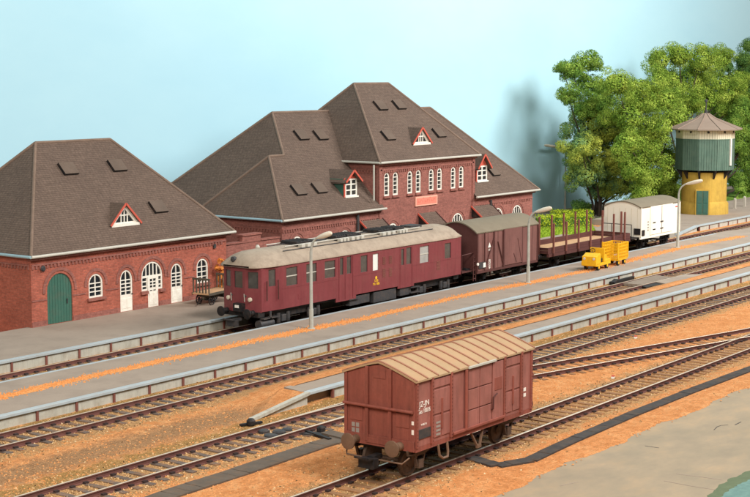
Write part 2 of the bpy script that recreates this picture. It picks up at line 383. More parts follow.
def text(body, size, m, parent, loc, rot=(math.pi / 2, 0, 0), name='lettering', sx=1.0):
    cu = bpy.data.curves.new(name, 'FONT'); cu.body = body; cu.size = size; cu.extrude = 0.004; cu.align_x = 'CENTER'
    t = bpy.data.objects.new('tmp_text', cu); col.objects.link(t)
    me = bpy.data.meshes.new_from_object(t.evaluated_get(bpy.context.evaluated_depsgraph_get()))
    bpy.data.objects.remove(t); bpy.data.curves.remove(cu)
    me.name = name; me.materials.clear(); me.materials.append(m)
    o = bpy.data.objects.new(name, me); col.objects.link(o); o.parent = parent; o.location = loc; o.rotation_euler = rot; o.scale = (sx, 1, 1)
    return o

# ------------------------------------------------------------------ the setting
G = -0.20                                       # gravel level, rail head is z = 0
T1, T2, T3, T5 = 50.0, 41.65, 34.75, 27.9       # track centre lines
SKYY = 71.6
tag(MB().box(25, 230, 0, 72.4, -0.62, G - 0.03, 0).build('baseboard', M_BOARD), kind='structure')
# gravel sheet with an uneven front edge
def rag(x): return 0.12 * math.sin(x * 0.9) + 0.06 * math.sin(x * 2.7 + 1) + random.uniform(-0.05, 0.05)
xs = [25 + 0.12 * i for i in range(0, 1580)]
front = [(x, (24.1 if x > 38 else 24.1 + 0 * x) + rag(x)) for x in xs]
g = MB()
for i in range(len(xs) - 1):
    a, b = front[i], front[i + 1]
    g.poly([(a[0], a[1], G - 0.028), (b[0], b[1], G - 0.028), (b[0], b[1] + 0.12, G), (a[0], a[1] + 0.12, G)])
    g.poly([(a[0], a[1] + 0.12, G), (b[0], b[1] + 0.12, G), (b[0], SKYY, G), (a[0], SKYY, G)])
tag(g.build('gravel_ground', M_GRAV), kind='structure')
tag(MB().box(25, 235, SKYY, SKYY + 0.3, -0.7, 46).build('sky', M_SKY), kind='structure')
# paint spill in the near corner of the board
q = [(716, 502), (728, 491), (738, 485), (754, 478), (772, 470), (800, 476), (800, 520), (716, 520)]
def spill(grow, z, m, name):
    pts = []
    for i, (x, y) in enumerate(q):
        p = onz(x - grow * (8 if i < 5 else -4), y - grow * (6 if i < 5 else -6), z); pts.append((p.x, p.y))
    dense = []
    for i in range(len(pts)):
        a, b = pts[i], pts[(i + 1) % len(pts)]
        for k in range(6):
            t = k / 6; dense.append((a[0] + (b[0] - a[0]) * t + random.uniform(-.05, .05), a[1] + (b[1] - a[1]) * t + random.uniform(-.05, .05)))
    return tag(MB().prism(dense, 'z', G - 0.05, z).build(name, m), kind='structure')
spill(1, G - 0.024, M_TEALE, 'painted_edge'); spill(0, G - 0.018, M_TEAL, 'painted_patch')

for k_, pts_ in enumerate((((714, 430), (717, 427), (721, 425.5), (728, 425)), ((735, 425), (741, 422)), ((645, 446), (659, 448)), ((676, 474), (698, 476.5), (722, 480)), ((664, 481), (690, 486), (716, 490)), ((560, 486), (578, 482)))):
    w3 = [onz(x, y, G - .026) for x, y in pts_]
    cs = MB()
    for i in range(len(w3) - 1): cs.bar(w3[i], w3[i + 1], .03 + .01 * (k_ % 2), .006)
    tag(cs.build('board_scratch', M_DKGREY if k_ < 3 else M_ASPH), kind='structure')
# loose stones: fine ballast round the tracks, orange grit elsewhere
def stones(n, mfn, name, m, smin, smax):
    s = MB(); vs = s.v; fs = s.f
    for _ in range(n):
        x, y, z = mfn(); r = random.uniform(smin, smax); b = len(vs)
        an = random.uniform(0, 6.28); c, d = math.cos(an) * r, math.sin(an) * r; h = r * random.uniform(0.5, 1.0)
        vs.extend([Vector((x + c, y + d, z)), Vector((x - d * .8, y + c * .8, z + .2 * h)), Vector((x - c, y - d, z)), Vector((x + d * .9, y - c * .9, z + .15 * h)), Vector((x + c * .2, y + d * .2, z + h))])
        for k in range(4): fs.append([b + k, b + (k + 1) % 4, b + 4]); s.m.append(0)
    return tag(s.build(name, m), kind='stuff')
def near_track():
    c = random.choice((T2, T2, T3, T3, T5, T5, T1)); x = 28 + 92 * random.random() ** 1.6
    return (x, c + random.gauss(0, 1.15), G - 0.01)
def anywhere():
    x = 28 + 75 * random.random() ** 1.5; y = random.choice((random.uniform(23.9, 34), random.uniform(36, 40.5), random.uniform(28, 34)))
    if x > 46 and 36.9 < y < 40.5: y = random.uniform(29.5, 33.5)
    return (x, y, G - 0.01)
stones(34000, near_track, 'ballast_stones', M_STONE, 0.03, 0.075)
stones(16000, anywhere, 'orange_grit', M_STONEO, 0.025, 0.06)

# ------------------------------------------------------------------ tracks
RAILP = [(-.075, -.20), (.075, -.20), (.075, -.175), (.02, -.155), (.02, -.06), (.042, -.045), (.042, -.006), (.034, 0.0), (-.034, 0.0), (-.042, -.006), (-.042, -.045), (-.02, -.06), (-.02, -.155), (-.075, -.175)]
def rail(parent, path, dz=0.0):
    s = MB(); n = len(RAILP); k = len(path)
    for i, p in enumerate(path):
        a = Vector(path[min(i + 1, k - 1)]) - Vector(path[max(i - 1, 0)]); a.normalize(); sd = Vector((-a.y, a.x))
        for (o, z) in RAILP: s.v.append(Vector((p[0] + sd.x * o, p[1] + sd.y * o, z + dz)))
    for i in range(k - 1):
        for j in range(n):
            j2 = (j + 1) % n; s.f.append([i * n + j, (i + 1) * n + j, (i + 1) * n + j2, i * n + j2][::-1]); s.m.append(1 if RAILP[j][1] > -.01 and RAILP[j2][1] > -.01 else 0)
    s.f.append(list(range(n))[::-1]); s.m.append(0); s.f.append([(k - 1) * n + j for j in range(n)]); s.m.append(0)
    return s.build('rail', [M_RAIL, M_RAILT], parent)
def sleeper_mesh(m, length=2.5):
    s = MB().box(-.125, .125, -length / 2, length / 2, -.30, -.165, 0)
    for y in (-.72, .72):
        for d in (-.13, .13): s.box(-.085, .085, y + d - .06, y + d + .06, -.17, -.105, 1)
    return s.mesh('sleeper', [m, M_CHAIR])
SL_D = sleeper_mesh(M_SLEEP); SL_B = sleeper_mesh(M_SLEEPB)
def offset(path, d):
    out = []; k = len(path)
    for i, p in enumerate(path):
        a = Vector(path[min(i + 1, k - 1)]) - Vector(path[max(i - 1, 0)]); a.normalize(); out.append((p[0] - a.y * d, p[1] + a.x * d))
    return out
def track(label, path, sl, step=0.62, dz=0.0, skip=None):
    t = thing('railway_track', (path[0][0], path[0][1], G), label, 'track', 'railway tracks')
    for d in (-.7525, .7525): rail(t, offset(path, d), dz)
    acc = 0.0
    for i in range(len(path) - 1):
        a, b = Vector(path[i]), Vector(path[i + 1]); ln = (b - a).length; u = (b - a) / ln
        while acc < ln:
            p = a + u * acc; acc += step
            if skip and skip(p.x): continue
            o = inst('sleeper', sl, t, (p.x - t.location.x + random.uniform(-.03, .03), p.y - t.location.y + random.uniform(-.04, .04), -t.location.z + dz + random.uniform(-.012, .006)), math.atan2(u.y, u.x) + random.uniform(-.02, .02))
        acc -= ln
    return t
track('railway track under the maroon railcar, beside the station platform', [(34, T1), (150, T1)], SL_D)
track('railway track between the two long grey platforms', [(30, T2), (132, T2)], SL_D)
track('railway track right in front of the shorter ramped platform', [(27, T3), (104, T3)], SL_D)
track('nearest railway track, carrying the red-brown goods wagon', [(28, T5), (84, T5)], SL_B, 0.6)
sl4 = -0.257; th = math.atan(sl4); p4 = []
def arc(x_int, y_int, T, a0, a1, n=12):
    a = Vector((x_int - T * math.cos(a0), y_int - T * math.sin(a0))); b = Vector((x_int, y_int)); c = Vector((x_int + T * math.cos(a1), y_int + T * math.sin(a1)))
    return [tuple(a * (1 - t) ** 2 + b * 2 * t * (1 - t) + c * t * t) for t in [i / n for i in range(n + 1)]]
p4 = arc(48.87, T3, 7.0, 0, th) + arc(75.5, T5, 5.0, th, 0)
track('diagonal crossover track joining the nearest two tracks', p4, SL_B, 0.6, dz=-0.006, skip=lambda x: x < 50.5 or x > 71)

# ------------------------------------------------------------------ platforms
def plat_wall(parent, x0, x1, y, ztop, z0=G - 0.02, step=2.0, phase=0.0):
    """retaining wall facing the camera side: slabs between rust-brown posts, coping on top"""
    pm = MB().box(-.05, .05, -.09, .02, 0, ztop - .10 - z0).mesh('post', M_POST)
    sm = MB().box(.055, step - .055, -.03, .05, 0, ztop - .10 - z0).mesh('wall_slab', M_WALLP)
    n = int((x1 - x0) / step)
    for i in range(n + 1):
        x = x0 + phase + i * step
        if x > x1: break
        inst('post', pm, parent, (x - parent.location.x, y - parent.location.y, z0 - parent.location.z))
        if x + step <= x1 + .3: inst('wall_slab', sm, parent, (x - parent.location.x, y - parent.location.y, z0 - parent.location.z))
    MB().box(x0, x1, y - .12, y + .20, ztop - .10, ztop + .015).build('coping', M_COPE, parent, bevel=0.015)
ZP = 0.30
# island platform
pb = thing('island_platform', (36, 46, G), 'long grey island platform with orange sand line between railcar and middle track', 'platform')
out = [(26, 43.78), (150, 43.78), (150, 48.75), (121, 48.75), (119.5, 48.55), (118.2, 48.0), (116.4, 47.95), (114.8, 48.5), (112, 48.55), (112, 48.25), (26, 48.25)]
MB().prism(out, 'z', G - .05, ZP).build('deck', M_ASPH, pb)
plat_wall(pb, 25.67, 150, 43.5, ZP)
MB().box(26, 112, 48.25, 48.45, G, ZP + .012).build('back_coping', M_COPE, pb)
def sand_line(parent, pts, w0, name='sand_line', m=M_STRIPE, z=ZP):
    s = MB(); L_, R_ = [], []
    for i in range(len(pts) - 1):
        a, b = Vector(pts[i]), Vector(pts[i + 1]); n = max(2, int((b - a).length / .22))
        for k in range(n):
            p = a + (b - a) * (k / n); j = (random.uniform(.75, 1.1) + .22 * math.sin(p.x * .8)) * w0 / 2; j2 = (random.uniform(.75, 1.1) + .22 * math.sin(p.x * 1.1 + 2)) * w0 / 2
            L_.append((p.x, p.y + j + .05 * math.sin(p.x * 1.9))); R_.append((p.x, p.y - j2 + .05 * math.sin(p.x * 1.9)))
    for i in range(len(L_) - 1):
        s.poly([(*R_[i], z + .004), (*R_[i + 1], z + .004), (*L_[i + 1], z + .004), (*L_[i], z + .004)])
        m0 = [((R_[k][0] + L_[k][0]) / 2, (R_[k][1] + L_[k][1]) / 2, z + .02) for k in (i, i + 1)]
        s.poly([(*R_[i], z + .006), (*R_[i + 1], z + .006), m0[1], m0[0]]); s.poly([m0[0], m0[1], (*L_[i + 1], z + .006), (*L_[i], z + .006)])
    return s.build(name, m, parent)
ln = [onz(x, y, ZP) for x, y in ((-40, 406), (0, 397), (120, 370), (240, 344), (311, 329), (360, 319.5), (480, 292), (528, 283), (600, 268), (640, 258), (678, 248.5), (744, 236))]
sand_line(pb, [(p.x, p.y) for p in ln], 0.62)
sg_ = MB()                                      # loose grains over and beside the sand line
for _ in range(9000):
    i = random.randrange(len(ln) - 1); p = ln[i].lerp(ln[i + 1], random.random()); y = p.y + random.gauss(0, .24); r = random.uniform(.018, .05); a = random.uniform(0, 6.28); c_, d_ = math.cos(a) * r, math.sin(a) * r
    b = len(sg_.v); sg_.v.extend([Vector((p.x + c_, y + d_, ZP)), Vector((p.x - d_, y + c_, ZP)), Vector((p.x - c_, y - d_, ZP)), Vector((p.x + d_, y - c_, ZP)), Vector((p.x, y, ZP + .02 + r * .8))])
    for k in range(4): sg_.f.append([b + k, b + (k + 1) % 4, b + 4]); sg_.m.append(0)
sg_.build('sand_grains', M_STRIPE, pb)['kind'] = 'stuff'
# short platform with ramp in front of track 2
pc = thing('ramped_platform', (45.9, 38, G), 'narrow grey platform with ramped left end between two tracks', 'platform')
MB().prism([(45.9, 37.2), (118, 37.2), (118, 38.35), (46.2, 38.35)], 'z', G - .05, ZP).build('deck', M_ASPH, pc)
MB().add([(42.6, 37.0, G), (45.95, 37.0, ZP - .004), (45.95, 38.3, ZP - .004), (44.2, 38.3, G)], [(0, 1, 2, 3)]).build('ramp', M_GRAV, pc)
MB().prism([(42.6, G - .03), (45.93, G - .03), (45.93, ZP - .1), (42.6, G + .02)], 'y', 36.93, 36.99).build('ramp_slab', M_WALLP, pc)
MB().bar((42.5, 36.93, G + .03), (45.98, 36.93, ZP - .04), .22, .12).build('ramp_coping', M_WALLP, pc)
plat_wall(pc, 45.95, 118, 36.95, ZP, phase=1.6)
# gravel bank between the short platform and track 2
bk = MB(); px = [44.2 + i * .3 for i in range(246)]
rows = []
for x in px:
    r = rag(x) * .5; e = min(1, max(0, (x - 44.2) / 2.5))
    rows.append([(x, 38.15 + r * .3, G + (ZP - G + .03) * e), (x, 38.75 + r * .5, G + (ZP - G + .02) * e), (x, 40.35 + r, G + .10 * e), (x, 40.7 + r, G + .005)])
for i in range(len(rows) - 1):
    for k in range(3): bk.poly([rows[i][k], rows[i + 1][k], rows[i + 1][k + 1], rows[i][k + 1]])
tag(bk.build('gravel_bank', M_GRAV, smooth=True), kind='structure')
# station platform
ZA = 0.35
pa = thing('station_platform', (45, 54, G), 'wide grey station platform in front of the brick buildings', 'platform')
MB().prism([(26, 51.98), (104, 51.98), (104, 57.75), (26, 57.75)], 'z', G - .05, ZA).build('deck', M_ASPH, pa)
plat_wall(pa, 26.3, 104, 51.7, ZA, phase=1.1)
MB().add([(104, 51.7, ZA - .004), (107.5, 51.7, G), (107.5, 57.5, G), (104, 57.5, ZA - .004)], [(0, 1, 2, 3)]).build('ramp', M_ASPH, pa)
# goods yard at the water tower
py_ = thing('goods_yard_platform', (117, 56, G), 'grey raised yard pavement around the yellow water tower', 'platform')
MB().prism([(116.9, 52.5), (150, 52.5), (150, 60.2), (138, 60.0), (130, 62.3), (116.9, 62)], 'z', G - .05, ZP).build('deck', M_ASPH, py_)
MB().add([(113.2, 52.25, G + .005), (116.95, 52.25, ZP - .004), (116.95, 60, ZP - .004), (113.2, 60, G + .005)], [(0, 1, 2, 3)]).build('ramp', M_ASPH, py_)
MB().bar((113.2, 52.25, G + .03), (117, 52.25, ZP - .04), .34, .12).build('ramp_coping', M_COPE, py_)
MB().prism([(113.4, G - .03), (117, G - .03), (117, ZP - .1), (113.4, G + .02)], 'y', 52.2, 52.26).build('ramp_slab', M_WALLP, py_)
plat_wall(py_, 117, 150, 52.2, ZP, phase=.4)
tag(MB().prism([(100.5, 58.2), (114, 58.2), (116.5, 62.3), (145, 66.5), (200, 66.5), (200, 71.5), (70, 71.5), (70, 66), (100.5, 66)], 'z', G - .05, G + .02).build('asphalt_yard', M_ASPH), kind='structure')
tag(MB().box(107.5, 113.3, 51.8, 58.25, G - .04, G + .012).build('asphalt_crossing', M_ASPH), kind='structure')

# timber crossing over the middle track
cr = thing('track_crossing', (85, 41, G), 'weathered grey timber crossing laid over the middle track', 'crossing')
for i in range(4):
    MB().prism([(84.0 + .0 * i, 41.05 + .30 * i), (88.3 + .1 * i, 41.05 + .30 * i), (88.2 + .1 * i, 41.33 + .30 * i), (83.9, 41.33 + .30 * i)], 'z', -.16, -.015 + .004 * (i % 2)).build('plank', M_WOODC, cr)
MB().prism([(84.6, 39.2), (91.5, 39.2), (89.6, 40.78), (85.4, 40.78)], 'z', G, .03).build('approach_ramp', M_ASPH, cr)
MB().prism([(83.2, 40.35), (85.0, 40.1), (85.4, 40.78), (83.6, 40.8)], 'z', G, -.03).build('dark_pit_edge', M_BLACK, cr)
# tarred timber lying at the foot of the island platform
tb = thing('discarded_timber', (82, 43, G), 'black tarred timber lying against island platform wall near the crossing', 'timber')
a = onz(601, 284.2, G); b = onz(625, 278.6, G)
MB().bar((a.x, 43.12, G + .11), (b.x, 43.16, G + .12), .2, .2).build('beam', M_BLACK, tb, bevel=.02)
MB().bar((a.x + .1, 43.02, G + .1), (a.x + .75, 43.1, G + .24), .3, .16).build('block', M_BLACK, tb, bevel=.02)

# cable trench covers made of short slabs
def trench(label, pts, wd, m, n_per=.55, z=G):
    t = thing('cable_trench', (pts[0][0], pts[0][1], G), label, 'trench cover', 'cable trench covers')
    acc = 0
    for i in range(len(pts) - 1):
        a, b = Vector(pts[i]), Vector(pts[i + 1]); ln_ = (b - a).length; n = max(1, round(ln_ / n_per)); u = (b - a) / ln_; sd = Vector((-u.y, u.x)) * wd / 2
        for k in range(n):
            p0 = a + u * (ln_ * k / n + .006); p1 = a + u * (ln_ * (k + 1) / n - .006); dz = random.uniform(-.006, .01); off = random.uniform(-.015, .015)
            MB().prism([(p0 - sd).to_tuple(), (p1 - sd).to_tuple(), (p1 + sd).to_tuple(), (p0 + sd).to_tuple()], 'z', z - .02, z + .055 + dz).build('cover_slab', m, t)
    return t
pl = [onz(x, y, G) for x, y in ((60, 535), (170, 495), (240, 472.5), (318, 446), (352, 436))]
trench('brown slab cable trench left of the goods wagon, ending at the point motor', [(p.x, p.y) for p in pl], .85, M_ROD)
pr = [onz(x, y, G) for x, y in ((468, 457.5), (497, 466.5), (530, 461), (570, 442), (630, 416), (690, 392), (752, 369), (830, 340))]
trench('black cable trench running along the front of the nearest track', [(p.x, p.y) for p in pr], .52, M_RODB)
# point motor in the third track
def px3(x, y): return onz(x, y, G)
pm = thing('point_motor', (px3(280, 435).x, T3, G), 'black point motor with rodding between rails at the platform ramp', 'point motor')
s = MB()
for x, y, r_, h in ((264, 433, .22, .13), (271, 437, .26, .10), (279, 434, .25, .14), (287, 431, .2, .11)):
    p = px3(x, y); s.lathe([(r_, 0), (r_, h * .7), (r_ * .7, h)], (p.x, p.y, G), 12)
s.build('casing', M_DKGREY, pm)
p = px3(251, 426); MB().lathe([(.13, 0), (.17, .06), (.17, .2), (.1, .28)], (p.x, p.y, G), 12).build('counterweight', M_BLACK, pm)
a, b = px3(240, 427), px3(262, 424); MB().bar((a.x, a.y, G + .07), (b.x, b.y, G + .07), .12, .08).build('lever', M_BLACK, pm)
a, b = px3(302, 432), px3(330, 441); MB().bar((a.x, a.y, G + .08), (b.x, b.y, G + .06), .14, .08).build('rod', M_BLACK, pm)
p = px3(321, 433); MB().lathe([(.12, 0), (.16, .06), (.16, .2), (.08, .26)], (p.x, p.y, G), 12).build('knob', M_BLACK, pm)
a, b = px3(300, 434), px3(322, 436); MB().bar((a.x, a.y, G + .05), (b.x, b.y, G + .05), .4, .05).build('base_plate', M_DKGREY, pm)
a, b = px3(326, 434), px3(350, 440); MB().bar((a.x, a.y, G + .06), (b.x, b.y, G + .06), .55, .08).build('cover_plate', M_ROD, pm)

# ------------------------------------------------------------------ building kit
def arch_band(s, x0, x1, zs, rise, t, y0, y1, mi=0, n=14, leg=0.0):
    c = (x0 + x1) / 2; hw = (x1 - x0) / 2; I, O = [], []
    if leg: I.append((x1, zs - leg)); O.append((x1 + t, zs - leg))
    for i in range(n + 1):
        a = math.pi * i / n; I.append((c + hw * math.cos(a), zs + rise * math.sin(a))); O.append((c + (hw + t) * math.cos(a), zs + (rise + t) * math.sin(a)))
    if leg: I.append((x0, zs - leg)); O.append((x0 - t, zs - leg))
    for i in range(len(I) - 1):
        s.poly([(I[i][0], y0, I[i][1]), (I[i + 1][0], y0, I[i + 1][1]), (O[i + 1][0], y0, O[i + 1][1]), (O[i][0], y0, O[i][1])][::-1], mi)
        s.poly([(O[i][0], y0, O[i][1]), (O[i + 1][0], y0, O[i + 1][1]), (O[i + 1][0], y1, O[i + 1][1]), (O[i][0], y1, O[i][1])], mi)
        s.poly([(I[i][0], y0, I[i][1]), (I[i + 1][0], y0, I[i + 1][1]), (I[i + 1][0], y1, I[i + 1][1]), (I[i][0], y1, I[i][1])][::-1], mi)
    return s
def arched_window(parent, x0, x1, z0, zs, rise, Y, cols=2, rows=3, door=0.0, fw=.09, name='window', sill=True):
    """white frame in the opening; door > 0 gives a solid lower leaf of that height"""
    s = MB(); O = arch(x0 + .004, x1 - .004, z0 + .004, zs, rise - .004)
    gz = z0 + door if door else z0
    s.panel((0, Y + .03, 0), (1, 0, 0), (0, 0, 1), O, [arch(x0 + fw, x1 - fw, gz + fw, zs, rise - fw)], .08)
    for i in range(1, cols):
        x = x0 + fw + (x1 - x0 - 2 * fw) * i / cols; s.box(x - .028, x + .028, Y + .05, Y + .09, gz + fw, zs + rise * (1 if abs(i / cols - .5) < .01 else .8) - fw)
    for j in range(1, rows + 1):
        z = gz + fw + (zs - gz - fw + (0 if rows > 1 else 0)) * j / rows; s.box(x0 + fw, x1 - fw, Y + .054, Y + .086, z - .026, z + .026)
    w_ = s.build('door' if door else name, M_WHITE, parent)
    MB().prism(arch(x0 + fw * .6, x1 - fw * .6, gz + fw * .6, zs, rise - fw * .6), 'y', Y + .10, Y + .12).build('pane', M_PANE, w_)
    if door:
        wd = (x1 - x0 - 2 * fw - .1) / 2
        for i in range(2):
            xa = x0 + fw + .02 + i * (wd + .06); MB().box(xa, xa + wd, Y + .012, Y + .032, z0 + .15, z0 + door - .1).build('door_panel', M_WHITE, w_, bevel=.01)
        MB().lathe([(.03, 0), (.04, .03), (.03, .06)], (x1 - fw * .5, Y - .03, z0 + door + .1), 8, axis='y').build('handle', M_DKGREY, w_)
    elif sill:
        MB().box(x0 - .12, x1 + .12, Y - .12, Y + .03, z0 - .14, z0 - .005).build('sill', M_BRICK2, w_)
    return w_
def dentils(parent, x0, x1, Y, z, m, side=False, step=.24):
    s = MB(); n = int((x1 - x0) / step)
    for i in range(n):
        a = x0 + i * step
        if side: s.box(Y - .05, Y + .01, a, a + step * .5, z - .16, z)
        else: s.box(a, a + step * .5, Y - .05, Y + .01, z - .16, z)
    if side: s.box(Y - .06, Y + .01, x0, x1, z, z + .09)
    else: s.box(x0, x1, Y - .06, Y + .01, z, z + .09)
    o = s.build('dentil_band', m, parent); o['kind'] = 'stuff'; return o
def capline(parent, a, b, r=.085, name='hip_cap', m=None):
    return MB().tube([a, b], r, 8).build(name, m or M_HIP, parent, smooth=True)
def gutter(parent, a, b, m=None, r=.075):
    return MB().tube([a, b], r, 8).build('gutter', m or M_GUTTER, parent, smooth=True)
def hatch(parent, roofpart, x, y, p0, n, w_=1.0, h_=.8):
    c = onp(x, y, p0, n); n = Vector(n).normalized(); u = Vector((1, 0, 0)); v = n.cross(u).normalized()
    if v.z < 0: v = -v
    s = MB(); A = [c + u * a * w_ / 2 + v * b * h_ / 2 for a, b in ((-1, -1), (1, -1), (1, 1), (-1, 1))]
    up = n * .16
    s.add(A + [p + up for p in A], [(0, 1, 5, 4), (1, 2, 6, 5), (2, 3, 7, 6), (3, 0, 4, 7)], 1); s.poly([p + up for p in A], 0)
    return s.build('roof_hatch', [M_HATCH, M_BLACK], roofpart, recalc=True)
def tri_dormer(roofpart, bl, br, pk, y0, z0, k):
    nrm = (0, -k, 1); p0 = (0, y0, z0)
    L_ = onp(*bl, p0, nrm); Rr = onp(*br, p0, nrm); Yf = (L_.y + Rr.y) / 2; zb = z0 + k * (Yf - y0)
    P = ony(*pk, Yf); xc = (L_.x + Rr.x) / 2; zp = P.z; Yb = y0 + (zp - z0) / k; xl, xr = L_.x, Rr.x
    oh = .12; s = MB()
    for sg, xe in ((-1, xl), (1, xr)):
        tri = [Vector((xe + sg * .1, Yf - oh, zb - .03)), Vector((xc, Yf - oh, zp + .05)), Vector((xc, Yb + .1, zp + .05)), Vector((xe + sg * .1, Yf + .2, zb - .03))]
        s.poly(tri); s.poly([p - Vector((0, 0, .06)) for p in tri][::-1])
    d = s.build('dormer', M_TILE, roofpart)
    b = MB(); b.bar((xl - .1, Yf - oh - .02, zb - .02), (xc, Yf - oh - .02, zp + .04), .05, .10); b.bar((xr + .1, Yf - oh - .02, zb - .02), (xc, Yf - oh - .02, zp + .04), .05, .10)
    b.build('bargeboard', M_REDP, roofpart)
    g_ = MB(); o = [(xl, zb), (xr, zb), (xc, zp)]; cx, cz = xc, zb + (zp - zb) / 3
    ins = [(cx + (px_ - cx) * .68, cz + (pz - cz) * .68) for px_, pz in o]
    g_.panel((0, Yf, 0), (1, 0, 0), (0, 0, 1), o, [ins], .08)
    for t in (-.33, 0, .33): g_.box(xc + t * (xr - xl) * .34 - .03, xc + t * (xr - xl) * .34 + .03, Yf + .02, Yf + .06, ins[0][1], ins[2][1] - abs(t) * (ins[2][1] - ins[0][1]) * 1.0)
    g_.box(ins[0][0] + .2, ins[1][0] - .2, Yf + .025, Yf + .055, ins[0][1] + .34, ins[0][1] + .40)
    g_.box(xl, xr, Yf - .10, Yf + .02, zb - .10, zb + .05)
    g_.build('gable_window', M_WHITE, roofpart)
    MB().prism(o, 'y', Yf + .07, Yf + .09).build('pane', M_PANE, roofpart)
def gable_dormer(roofpart, wl, wr, ytop, ybot, pk, y0, z0, k):
    nrm = (0, -k, 1); p0 = (0, y0, z0); B = onp((wl + wr) / 2, ybot, p0, nrm); Yf = B.y; zb = B.z - .05
    xl = ony(wl, ybot, Yf).x - .08; xr = ony(wr, ybot, Yf).x + .08; ze = ony(wr, ytop, Yf).z + .06; P = ony(*pk, Yf - .25); zp = P.z; xc = (xl + xr) / 2
    s = MB()
    for x in (xl, xr):
        s.prism([(Yf, zb), (y0 + (ze - z0) / k + .2, ze), (Yf, ze)], 'x', x - .03, x + .03, 0)
    s.build('dormer_cheek', M_GREEN, roofpart)
    r_ = MB()
    for sg, xe in ((-1, xl), (1, xr)):
        q_ = [Vector((xe + sg * .22, Yf - .3, ze - .22)), Vector((xc, Yf - .3, zp)), Vector((xc, y0 + (zp - z0) / k + .15, zp)), Vector((xe + sg * .22, y0 + (ze - .22 - z0) / k + .15, ze - .22))]
        r_.poly(q_); r_.poly([p - Vector((0, 0, .07)) for p in q_][::-1])
    r_.build('dormer_roof', M_TILE, roofpart)
    b = MB(); b.bar((xl - .22, Yf - .32, ze - .2), (xc, Yf - .32, zp - .02), .05, .11); b.bar((xr + .22, Yf - .32, ze - .2), (xc, Yf - .32, zp - .02), .05, .11)
    b.prism([(xl, ze), (xr, ze), (xc, zp - .12)], 'y', Yf - .02, Yf + .05); b.box(xl - .05, xl + .06, Yf - .03, Yf + .04, zb, ze)
    b.build('bargeboard', M_REDP, roofpart)
    g_ = MB(); xa, xb = xl + .07, xr; h0, h1 = zb + .08, ze + .0
    g_.panel((0, Yf - .02, 0), (1, 0, 0), (0, 0, 1), [(xa, h0), (xb, h0), (xb, h1), (xa, h1)], [[(xa + .1, h0 + .1), (xb - .1, h0 + .1), (xb - .1, h1 - .1), (xa + .1, h1 - .1)]], .06)
    xm = (xa + xb) / 2; g_.box(xm - .07, xm + .07, Yf - .015, Yf + .03, h0, h1)
    for t in (.36, .68): g_.box(xa, xb, Yf - .01, Yf + .025, h0 + (h1 - h0) * t - .04, h0 + (h1 - h0) * t + .04)
    g_.box(xa - .06, xb + .06, Yf - .12, Yf + .02, h0 - .07, h0 + .03)
    g_.build('dormer_window', M_WHITE, roofpart)
    MB().box(xa + .02, xb - .02, Yf + .035, Yf + .05, h0 + .02, h1 - .02).build('pane', M_PANE, roofpart)
def rot_bar_roof(s, pts, t=.1, mi=0):
    s.poly(pts, mi)

# ------------------------------------------------------------------ left brick building
YB = 57.4
lb = thing('brick_goods_house', (57, 62, G), 'low red brick building with hipped roof and green arched door at left', 'building')
def bx(x, y=290, Y=YB): return ony(x, y, Y).x
def bz(x, y, Y=YB): return ony(x, y, Y).z
ops = []
def opn(xa, xb, ytop, ybot, rise=None, floor=False):
    x0, x1 = bx(xa, (ytop + ybot) / 2), bx(xb, (ytop + ybot) / 2); xm = (xa + xb) / 2; zt = bz(xm, ytop); z0 = ZA + .01 if floor else bz(xm, ybot)
    r_ = (x1 - x0) / 2 if rise is None else rise
    return (x0, x1, z0, zt - r_, r_)
o_green = opn(47.3, 72.4, 273, 325, None, True)
o_w1 = opn(88.6, 103, 273.6, 297.5); o_d1 = opn(120.2, 132.7, 269.8, 311, .55, True); o_d2 = opn(171, 182.5, 263.2, 303, .55, True)
o_big = opn(141.4, 162.6, 261.3, 290); o_w2 = opn(196.7, 208.2, 258.4, 283)
o_bd = (bx(148, 290), bx(158.3, 290), ZA + .01, o_big[2] + .3, .0)
holes = [arch(*o_green), arch(*o_w1), arch(*o_d1), arch(*o_d2), arch(*o_w2)]
big = [(o_big[0], o_big[2]), (o_bd[0], o_big[2]), (o_bd[0], ZA + .01), (o_bd[1], ZA + .01), (o_bd[1], o_big[2])] + arch(*o_big)[1:]
holes.append(big)
WX0, WX1 = 49.6, 64.05
wl_ = MB().panel((0, YB, 0), (1, 0, 0), (0, 0, 1), [(WX0, G - .05), (WX1, G - .05), (WX1, 3.93), (WX0, 3.93)], holes, .14)
wl_.poly([(WX0, YB, G - .05), (WX0, YB, 3.93), (WX0, 67.0, 3.93), (WX0, 67.0, G - .05)]); wl_.poly([(WX1, YB, G - .05), (WX1, 67.0, G - .05), (WX1, 67.0, 3.93), (WX1, YB, 3.93)])
wl_.poly([(WX0, 67.0, G - .05), (WX0, 67.0, 3.93), (WX1, 67.0, 3.93), (WX1, 67.0, G - .05)])
wall_l = wl_.build('wall', M_BRICK, lb)
for o in (o_green, o_w1, o_d1, o_d2, o_w2, o_big):
    arch_band(MB(), o[0] - .14, o[1] + .14, o[3], o[4] + .14, .16, YB - .035, YB + .01, leg=.12).build('arch_surround', M_BRICK2, wall_l)
boxes('string_course', [(xa, xb_, YB - .03, YB + .01, 1.62, 1.70) for xa, xb_ in ((WX0 + .02, o_green[0] - .05), (o_green[1] + .05, o_w1[0] - .2), (o_w1[1] + .2, o_d1[0] - .1), (o_d2[1] + .1, o_w2[0] - .2))], M_BRICK2, wall_l)
